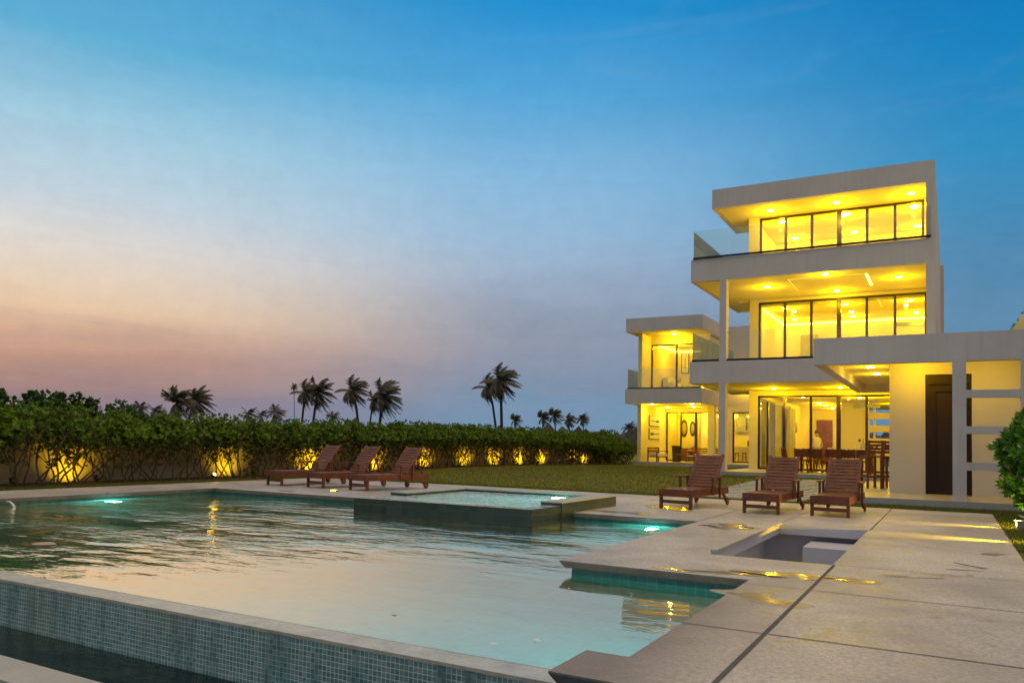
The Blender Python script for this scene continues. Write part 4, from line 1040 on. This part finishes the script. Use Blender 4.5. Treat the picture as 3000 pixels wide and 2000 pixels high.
def make_shrub(seed):
    rnd = random.Random(seed)
    t = thing('hedge_shrub', 'leggy shrub of the clipped garden hedge, green on top with bare stems below', 'shrub', (0, 0, 0), 0, 'shrubs of the clipped hedge along the garden wall')
    st = MB(); tips = []
    for k in range(rnd.randint(9, 12)):
        a = rnd.uniform(0, 6.28); x = .16 * math.cos(a); y = .55 * math.sin(a)
        lean = Vector((rnd.uniform(-.25, .45), rnd.uniform(-.9, .9), 1.0)); p = Vector((x, y, 0)); pts = [p.copy()]
        for j in range(5):
            lean += Vector((rnd.uniform(-.35, .35), rnd.uniform(-.55, .55), rnd.uniform(0, .25))); p = p + lean.normalized() * .26; pts.append(p.copy())
            if rnd.random() < .85 and j > 0:
                q = p.copy(); l2 = Vector((rnd.uniform(-.6, .8), rnd.uniform(-1.1, 1.1), .7)); bp = [q.copy()]
                for _ in range(3): l2 += Vector((rnd.uniform(-.3, .3), rnd.uniform(-.4, .4), .2)); q = q + l2.normalized() * .17; bp.append(q.copy())
                st.tube(bp, [.011, .009, .007, .005], 4, False); tips.append(q.copy())
        st.tube(pts, [.024, .021, .018, .015, .012, .009], 5, False); tips.append(p.copy())
    part(st, 'stem', M['stem'], t)
    lf = MB()
    for k in range(620):
        x = rnd.gauss(0, .30); y = rnd.uniform(-1.0, 1.0); z = 1.30 + .42 * (1 - (x / .8) ** 2) * rnd.uniform(-1.1, 1) + .05 * math.sin(y * 5 + seed)
        z = min(z, 1.76 + rnd.uniform(-.06, .06) + .05 * math.sin(y * 3 + seed * 2))
        if z < 1.12 and rnd.random() < .5: continue
        ax = Vector((x * 1.2 + rnd.uniform(-.3, .3), rnd.uniform(-.4, .4), .9 if z > 1.5 else rnd.uniform(0, .9)))
        rosette(lf, Vector((x, y, z)), ax, rnd, 7, .13, .055, 1.15)
    for k in range(26):
        y = rnd.uniform(-.95, .95); rosette(lf, Vector((rnd.uniform(-.1, .3), y, 1.74 + rnd.uniform(0, .10))), Vector((rnd.uniform(-.3, .3), rnd.uniform(-.3, .3), 1)), rnd, 7, .10, .04, .7)
    part(lf, 'crown', M['hedge'], t)
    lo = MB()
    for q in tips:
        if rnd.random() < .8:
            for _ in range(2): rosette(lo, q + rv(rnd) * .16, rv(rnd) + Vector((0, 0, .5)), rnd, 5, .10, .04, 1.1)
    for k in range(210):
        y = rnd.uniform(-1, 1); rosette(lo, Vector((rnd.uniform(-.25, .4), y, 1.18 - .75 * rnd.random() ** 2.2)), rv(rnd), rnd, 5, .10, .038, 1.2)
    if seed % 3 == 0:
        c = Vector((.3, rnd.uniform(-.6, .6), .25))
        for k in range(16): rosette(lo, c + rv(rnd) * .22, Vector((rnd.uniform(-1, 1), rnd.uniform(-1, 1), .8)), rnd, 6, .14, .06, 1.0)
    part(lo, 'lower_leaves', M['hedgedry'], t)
    return t
protos = [make_shrub(s) for s in (3, 11, 24, 31, 40)]
rnd = random.Random(5); used = set(); i = 0
y = -1.0
while y < 46.5:
    k = rnd.randrange(5)
    o = protos[k] if k not in used else copy_tree(protos[k]); used.add(k)
    x = -18.75 + .12 * math.sin(y * .35)
    z = hgt(x, y) if y > 18.6 else -.03
    sc = 1.0 + .03 * math.sin(y * 1.3) + (.10 if y > 44 else 0) + (.04 if y < 12 else 0)
    place(o, (x, y, z), R(0) if rnd.random() < .5 else R(180), sc); o.scale
    y += 1.45; i += 1
for k, (x, y_) in enumerate(((-18.2, 46.4), (-17.9, 45.2), (-18.3, 43.8))):
    b = copy_tree(protos[k + 1]); place(b, (x, y_, -.35), R(80), 1.0)
# wall behind
t = thing('garden_wall', 'low rendered boundary wall behind the hedge', 'wall', (-19.7, 20, 0))
HP(MB().box(-19.85, -19.65, -8, 50, -.2, 1.16), 'wall', M['gardenwall'], t); HP(MB().box(-19.88, -19.62, -8, 50, 1.16, 1.21), 'wall_cap', M['gardenwall'], t)
mb = MB(); rnd = random.Random(4)
for j in range(46):
    y0 = -6 + j * 1.1
    mb.poly([(-19.65, y0, .0 if y0 < 19 else hgt(-19, y0) + .012), (-17.36 if y0 < 18.6 else -18.25 + .15 * math.sin(j), y0, -.022 if y0 < 19 else hgt(-18, y0) + .012), (-17.36 if y0 + 1.1 < 18.7 else -18.25 + .15 * math.sin(j + 1), y0 + 1.1, -.022 if y0 < 18 else hgt(-18, y0 + 1.1) + .012), (-19.65, y0 + 1.1, .0 if y0 < 18 else hgt(-19, y0 + 1.1) + .012)])
struct(mb, 'planting_bed', M['soil'])
# grass blades fringing deck, bed and terrace
mb = MB(); rnd = random.Random(9)
def blades(x0, x1, y0, y1, n, h=.07):
    for _ in range(n):
        x = rnd.uniform(x0, x1); y = rnd.uniform(y0, y1); z = hgt(x, y) if y > 18.6 else -.03
        a = rnd.uniform(0, 6.28); hh = h * rnd.uniform(.5, 1.3); dx_ = math.cos(a) * .012; dy_ = math.sin(a) * .012
        mb.poly([(x - dx_, y - dy_, z), (x + dx_, y + dy_, z), (x + rnd.uniform(-.03, .03), y + rnd.uniform(-.03, .03), z + hh)])
blades(.745, 2.3, 12.0, 19.5, 16000, .06); blades(-2.6, 1.5, 18.63, 19.56, 9000, .07); blades(-17.4, -2.6, 18.63, 19.6, 15000, .05)
blades(-18.2, -17.37, 6, 19.5, 7000, .07); blades(-7.9, -2.6, 29.0, 29.98, 3000, .09)
blades(-17.5, -6.5, 19.6, 44, 52000, .04); blades(-10.5, -8, 36, 50, 3000, .10); blades(-6.5, -2.6, 19.6, 29.5, 6000, .045)
o = mb.build('grass_blades', leafmat('grass_blade', (.09, .12, .008), (.17, .19, .016), (.25, .22, .04))); tag(o, 'short lawn grass fringing the deck and terraces', 'grass', kind='stuff')

# sea grape trees beyond the wall on the left
def make_grape(seed, h, w, label):
    rnd = random.Random(seed)
    t = thing('sea_grape_tree', label, 'tree', (0, 0, 0), 0, 'round leaved trees beyond the garden wall')
    tr = MB(); ends = []
    for k in range(6):
        a = rnd.uniform(0, 6.28); p = Vector((0, 0, 0)); d = Vector((math.cos(a) * .5, math.sin(a) * .7, 1)); pts = [p.copy()]
        for j in range(4): d += rv(rnd) * .3; p = p + d.normalized() * h * .22; pts.append(p.copy())
        tr.tube(pts, [.09, .07, .05, .035, .02], 6); ends.append(p)
    part(tr, 'trunk', M['stem'], t)
    lf = MB()
    lumps = [(Vector((rnd.uniform(-w * .4, w * .4), rnd.uniform(-w, w), h * rnd.uniform(.5, .86))), rnd.uniform(.35, .75)) for _ in range(16)]
    lumps += [(Vector((rnd.uniform(-w * .3, w * .3), rnd.uniform(-w, w), h * rnd.uniform(.84, 1.02))), rnd.uniform(.12, .26)) for _ in range(22)]
    for c, r in lumps:
        for _ in range(int(150 * r / .5) + 26):
            q = rv(rnd).normalized() * r * rnd.uniform(.7, 1.05); p = c + q
            leaf(lf, p, q + rv(rnd) * .5 + Vector((0, 0, .2)), Vector((0, 0, 1)), .15 * rnd.uniform(.7, 1.2), .15)
    part(lf, 'crown', M['grape'], t); return t
gp = [((-22.0, 9.3), 2.15, 2.0, 'tallest round leaved tree at the left edge beyond the wall'), ((-22.4, 12.4), 2.2, 1.7, 'round leaved tree beyond the wall, second from the left edge'),
      ((-22.6, 15.0), 1.82, 1.5, 'lowest round leaved tree beyond the wall, rightmost of its row'), ((-23.0, 5.8), 2.3, 1.9, 'round leaved tree beyond the wall, cut off by the left edge')]
for i, ((x, y), h, w_, lb) in enumerate(gp): place(make_grape(60 + i, h, w_, lb), (x, y, -.05), 0)

# palms
def make_palm_crown(seed, L=3.6, nfr=20, wind=1.0):
    rnd = random.Random(seed); mb = MB(); wv = Vector((.87, .49, 0)) * wind
    for k in range(nfr):
        az_ = k * 2.4 + rnd.uniform(-.3, .3); el = rnd.choice([1.35, 1.1, .8, .5, .15, -.3, -.75, -1.1]) + rnd.uniform(-.15, .15)
        d = Vector((math.cos(az_) * math.cos(el), math.sin(az_) * math.cos(el), math.sin(el)))
        ln = L * rnd.uniform(.8, 1.1); n = 12; p = Vector((0, 0, 0)); pts = [p.copy()]; ds = []
        g = rnd.uniform(.08, .17)
        for j in range(n):
            d = (d + Vector((0, 0, -g)) + wv * (.062 * (1 + j * .12))).normalized(); ds.append(d.copy()); p = p + d * ln / n; pts.append(p.copy())
        mb.tube(pts, [.035 * (1 - j / (n + 2)) + .006 for j in range(n + 1)], 3, False)
        for j in range(1, n):
            for h_ in range(4):
                q = pts[j].lerp(pts[j + 1] if j + 1 <= n else pts[j], h_ / 4); dd = ds[min(j, n - 1)]
                side = dd.cross(Vector((0, 0, 1)))
                if side.length < .05: side = Vector((1, 0, 0))
                side.normalize()
                w_ = math.sin(math.pi * min(1, (j + h_ / 4) / n * .92 + .12)) * .95 + .15
                for sgn in (-1, 1):
                    ld = (side * sgn * .75 + dd * .65 + Vector((0, 0, -.45)) + wv * .35 + rv(rnd) * .12).normalized()
                    a = q; b_ = q + ld * w_; c = q + dd * .06
                    mb.poly([a, b_ + Vector((0, 0, -.12)), q + dd * .13])
    return mb
crowns = {}
def get_crown(seed, far, wind):
    key = (seed, far, wind)
    if key not in crowns:
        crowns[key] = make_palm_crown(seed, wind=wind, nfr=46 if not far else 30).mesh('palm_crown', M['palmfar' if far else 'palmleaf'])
    return crowns[key]
PALMS = [
(-142.3,109.2,7.9,1.00,-141.2,1,'windswept palm over the hedge, left of the pair above the garden light'),
(-154.1,123.5,9.2,1.05,-157.5,1,'windswept palm over the hedge, right of the pair above the garden light'),
(-383.2,257.8,13.2,0.90,-382.2,2,'small hazy palm farthest left beyond the hedge'),
(-298.1,210.9,12.1,1.00,-297.3,2,'hazy palm standing highest in the far left cluster'),
(-376.2,261.7,13.0,0.80,-375.4,2,'hazy palm just left of the highest in the far left cluster'),
(-379.1,260.2,11.5,0.70,-378.3,2,'low hazy palm, second from the left in the far left cluster'),
(-292.7,214.0,11.1,1.00,-290.7,2,'hazy palm to the right of the highest in the far left cluster'),
(-362.7,269.3,12.8,0.90,-360.2,2,'hazy palm half hidden by the big windswept pair'),
(-258.2,233.4,10.5,1.00,-257.6,2,'leftmost palm of the low hazy clump over the left loungers'),
(-316.9,295.0,12.6,1.00,-316.3,2,'middle palm of the low hazy clump over the left loungers'),
(-221.6,213.3,10.4,1.10,-221.2,2,'rightmost palm of the low hazy clump over the left loungers'),
(-301.8,302.7,27.9,0.55,-300.5,1,'thin palm with a tiny bent crown, left of the group over the loungers'),
(-156.0,161.0,13.6,1.05,-157.3,1,'tall bushy palm beside the thin one over the loungers'),
(-135.2,143.8,12.3,1.05,-136.9,1,'tall palm leaning right, third in the group over the loungers'),
(-236.6,261.3,10.0,1.00,-241.2,2,'short hazy palm alone between the two tall groups'),
(-124.9,144.5,12.6,1.05,-122.4,1,'tall palm with a ragged upright crown and slanted trunk'),
(-165.7,202.3,13.5,1.00,-167.5,1,'slim leaning palm partly behind the dense bushy one'),
(-108.6,135.8,10.5,1.10,-109.6,1,'dense bushy palm, rightmost of the tall group over the loungers'),
(-106.1,176.4,15.4,1.05,-103.3,1,'left palm of the tall crossing pair over the hedge'),
(-86.2,148.2,14.4,1.10,-85.5,1,'right, tallest palm of the crossing pair over the hedge'),
(-200.2,360.4,12.6,1.00,-199.9,1,'small upright palm alone right of the crossing pair'),
(-156.1,306.3,11.8,1.00,-155.9,1,'first of the four small palms near the wing'),
(-145.7,296.3,12.4,1.00,-144.6,1,'second and highest of the four small palms near the wing'),
(-152.7,325.4,11.6,1.00,-151.6,1,'third of the four small palms near the wing'),
(-169.2,377.8,13.9,1.00,-167.8,1,'fourth of the four small palms near the wing'),
(-134.2,354.6,8.9,1.00,-131.7,1,'palm crown showing low over the hedge beside the wing'),
(-245.5,335.3,7.9,0.5,-245.2,1,'tiny palm top over the hedge left of the crossing pair'),
(-219.6,349.8,8.0,0.5,-219.3,1,'tiny palm top over the hedge right beside the crossing pair'),
]
rnd = random.Random(12)
for i, (x, y, z, sc, bx, kind, lb) in enumerate(PALMS):
    far = kind == 2
    t = thing('palm_tree', lb, 'palm tree', (bx, y, 0), 0, 'palms beyond the hedge')
    top_ = Vector((x - bx, 0, z)); pts = [Vector((0, 0, -1)), Vector((top_.x * .15, 0, z * .35)), Vector((top_.x * .5, 0, z * .7)), top_]
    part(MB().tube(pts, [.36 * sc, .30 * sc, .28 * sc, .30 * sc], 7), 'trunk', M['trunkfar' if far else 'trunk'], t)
    me = get_crown(rnd.randrange(4) + 1, far, 1.15 if not far else .7)
    c = bpy.data.objects.new('crown', me); c.parent = t; c.location = top_; c.scale = (sc * 1.28, sc * 1.28, sc * 1.28)
    c.rotation_euler = (0, 0, rnd.uniform(-.25, .25)); col.objects.link(c)
# low scrub far beyond the wall
mb = MB(); rnd = random.Random(77)
for k in range(2600):
    a = rnd.uniform(-62, 2); D = rnd.uniform(90, 240); x = D * math.sin(R(a)); y = D * math.cos(R(a))
    h = rnd.uniform(.8, 2.4); 
    for j in range(5):
        p = Vector((x + rnd.uniform(-2, 2), y + rnd.uniform(-2, 2), h * rnd.random())); leaf(mb, p, rv(rnd) + Vector((0, 0, .6)), Vector((0, 0, 1)), 1.8, 1.5)
tag(mb.build('distant_scrub', M['palmleaf']), 'low dark scrub far beyond the garden wall', 'scrub', kind='stuff')

# right hand shrub with lit underside
def make_broad(seed, label):
    rnd = random.Random(seed)
    t = thing('broad_leaf_shrub', label, 'shrub', (0, 0, 0))
    st = MB()
    for k in range(7):
        a = rnd.uniform(0, 6.28); p = Vector((.08 * math.cos(a), .08 * math.sin(a), 0)); d = Vector((math.cos(a) * .5, math.sin(a) * .5, 1)); pts = [p.copy()]
        for j in range(5): d += rv(rnd) * .3; p = p + d.normalized() * .30; pts.append(p.copy())
        st.tube(pts, [.03, .026, .022, .017, .012, .008], 5, False)
    part(st, 'stem', M['stem'], t)
    lf = MB()
    for k in range(640):
        u = rv(rnd).normalized(); r = 1 + .10 * math.sin(u.x * 5 + seed) + .08 * math.sin(u.z * 7)
        p = Vector((u.x * .86 * r, u.y * .86 * r, 1.22 + u.z * .86 * r)) * 1.0
        k_ = rnd.uniform(.72, 1.0); p = Vector((p.x * k_, p.y * k_, 1.22 + (p.z - 1.22) * k_))
        if p.z < .40 and rnd.random() < .3: continue
        rosette(lf, p, u + Vector((0, 0, .25)) + rv(rnd) * .4, rnd, 8, .17, .068, 1.1)
    part(lf, 'crown', M['bright'], t); return t
place(make_broad(3, 'round green broad leaved shrub at the right edge, lit from below'), (1.55, 16.7, -.12), 0, 1.03)
place(make_broad(8, 'second broad leaved shrub behind the first at the right edge'), (2.5, 15.7, -.03), 40, 1.05)
place(make_broad(9, 'third shrub at the right edge, standing before the patio end'), (2.75, 18.3, -.03), 80, .9)

# garden spotlights
def make_spot(label):
    t = thing('garden_spotlight', label, 'garden light', (0, 0, 0), 0, 'spike spotlights under the hedge')
    q = Matrix.Translation((0, 0, .16)) @ Matrix.Rotation(R(-55), 4, 'Y')
    part(MB().tube([(0, 0, -.05), (0, 0, .14)], .012, 6), 'spike', M['black'], t)
    part(MB().lathe([(.025, -.06), (.05, -.04), (.055, .07), (.05, .07)], n=14, mat=q), 'housing', M['black'], t)
    part(MB().lathe([(.048, .066), (.044, .072), (.002, .074)], n=14, mat=q), 'lens', M['spot_lens'], t)
    return t
GL = [(9.9,-18.35,'spotlight under the leftmost lit part of the hedge',0), (11.9,-18.35,'spotlight in the hedge left of the starburst one',32), (15.0,-17.9,'spotlight shining out at the pool from the hedge foot',4),
      (16.9,-18.4,'spotlight at the hedge foot just left of the loungers',26), (20.6,-18.4,'spotlight behind the leftmost lounger',75), (24.0,-18.5,'spotlight behind the middle and right loungers',45), (27.4,-18.4,'spotlight beside the raised lounger back, brightest over the lawn',60),
      (30.6,-18.5,'spotlight on the lawn edge, second right of the loungers',45), (33.3,-18.5,'spotlight on the lawn edge, third right of the loungers',60), (35.9,-18.5,'spotlight on the lawn edge, fourth right of the loungers',60),
      (38.5,-18.5,'spotlight on the lawn edge, third from the wing',50), (42.6,-18.5,'spotlight on the lawn edge, second from the wing',24), (44.2,-18.5,'spotlight on the lawn edge nearest the wing',55)]
g0 = None
for y, x, lb, e in GL:
    if g0 is None: g0 = o = make_spot(lb)
    else: o = copy_tree(g0, lb)
    z = hgt(x, y) if y > 18.6 else -.02
    out = (y == 15.0)
    place(o, (x, y, z), R(180 if out else 0), 1.0)
    if e:
        if out:
            point(x + .22, y - .1, z + .24, e * .28, WARM, .075, 'spot_light')
        else:
            spot((-19.18, y, z + .10), (-19.66, y + .03, z + .62), e * 2.4, 140, 1.0, WARM, .06)

# bollard lights at the right edge of the deck
for i, (y, lb) in enumerate(((13.0, 'low box light at the deck edge, nearer of two at the right'), (15.35, 'low box light at the deck edge, farther of two at the right'))):
    t = thing('path_light', lb, 'garden light', (.98, y, -.03), 0, 'low box lights beside the deck')
    part(MB().box(-.03, .12, -.09, .09, .0, .15).box(-.07, .14, -.10, .10, .151, .165), 'housing', M['grey'], t)
    part(MB().box(-.034, -.031, -.075, .075, .075, .14), 'lens', M['spot_lens'], t)
    spot((.90, y, .10), (-1.6, y + .02, -.02), 700 if i == 0 else 380, 46, 1.0, WARM, .02)
    point(.88, y - .02, .07, 3, WARM, .02, 'spot_light')
t = thing('uplight', 'spotlight under the right shrub, lighting its lower leaves', 'garden light', (1.05, 16.0, -.03))
part(MB().lathe([(.04, 0), (.05, .12)], n=12), 'housing', M['black'], t); part(MB().lathe([(.045, .121), (.002, .123)], n=12), 'lens', M['spot_lens'], t)
point(1.0, 15.95, .22, 9, (1, .78, .15), .05, 'spot_light')
t = thing('garden_stake', 'thin pale leaning pole in the grass by the right shrub', 'pole', (1.15, 19.0, -.03))
part(MB().tube([(0, 0, 0), (.12, -1.9, .08)], .03, 8), 'pole', M['step'], t)
# in-deck lights before the left loungers
for x, y, lb in ((-12.65, 14.1, 'small glowing deck light below the right lounger of the left three'), (-10.9, 16.6, 'small glowing deck light beside the hot tub')):
    t = thing('deck_light', lb, 'deck light', (x, y, 0), 0, 'small lights set in the deck')
    part(MB().box(-.09, .09, -.05, .05, 0, .035), 'housing', M['grey'], t); part(MB().box(-.08, .08, -.052, -.0505, .006, .03).box(-.08, .08, -.045, .045, .0352, .037), 'lens', emis('deck_light_glow', (1, .72, .12), 3.5), t)
# water spout in the left wall
t = thing('water_spout', 'thin water jet arching from the left pool wall into the pool', 'water jet', (-15.42, 8.2, -.06))
part(MB().lathe([(.03, 0), (.03, .06)], n=12, mat=Matrix.Rotation(R(90), 4, 'Y')), 'nozzle', M['grey'], t)
part(MB().tube([(.06, 0, 0), (.16, 0, .0), (.26, 0, -.035), (.33, 0, -.09)], [.012, .014, .018, .022], 8), 'jet', M['white'], t)
# floating leaf and petals
def leafthing(x, y, l, w_, rz, mat, label, nm, g=None, z=ZW + .004):
    mb = MB(); n = 9; up = []; lo = []
    for i in range(n + 1):
        k = i / n; h = math.sin(math.pi * k) * w_ / 2; c = .012 * math.sin(math.pi * k)
        up.append((l * (k - .5), h, c)); lo.append((l * (k - .5), -h, c * .5))
    for i in range(n): mb.poly([lo[i], lo[i + 1], up[i + 1], up[i]], True)
    o = mb.build(nm, M[mat]); place(o, (x, y, z), rz); tag(o, label, nm.replace('_', ' '), g); return o
leafthing(-9.88, 5.74, .34, .24, R(25), 'leafpink', 'pink fallen leaf floating on the water at the left', 'fallen_leaf')
for i, (x, y, s, lb) in enumerate(((-2.55, 4.98, .07, 'white petal floating by the overflow edge, nearer the deck notch'), (-2.75, 4.72, .06, 'white petal floating left of the one by the deck notch'), (-2.14, 4.62, .05, 'white petal floating close to the deck notch'),
                                   (-3.2, 6.9, .04, 'white petal floating under the deck corner'), (-2.6, 7.0, .04, 'white petal floating under the middle of the deck overhang'), (-3.9, 5.1, .06, 'white petal floating in the open water'))):
    leafthing(x, y, s, s * .5, i * .7, 'petal', lb, 'petal', 'white petals floating on the pool')

# domed building glimpsed beyond the canopy
t = thing('domed_house', 'curved pale wall of a neighbouring building above the canopy at the right edge', 'building', (5.6, 36, 0))
part(MB().lathe([(3.9, 0), (3.9, 4.9), (3.6, 5.9), (2.95, 6.9), (2.0, 7.7), (.9, 8.2), (.02, 8.35)], n=40), 'wall', M['plaster'], t)
b = MB(); rnd = random.Random(2)
for k in range(60):
    a = R(180 + rnd.uniform(-60, 10)); z = rnd.uniform(5.6, 7.4); r = 3.75 - max(0, z - 5.4) * .62
    p = Vector((r * math.cos(a), r * math.sin(a), z)); rosette(b, p, Vector((math.cos(a), math.sin(a), .8)), rnd, 5, .22, .07, 1)
part(b, 'creeper', M['palmleaf'], t)
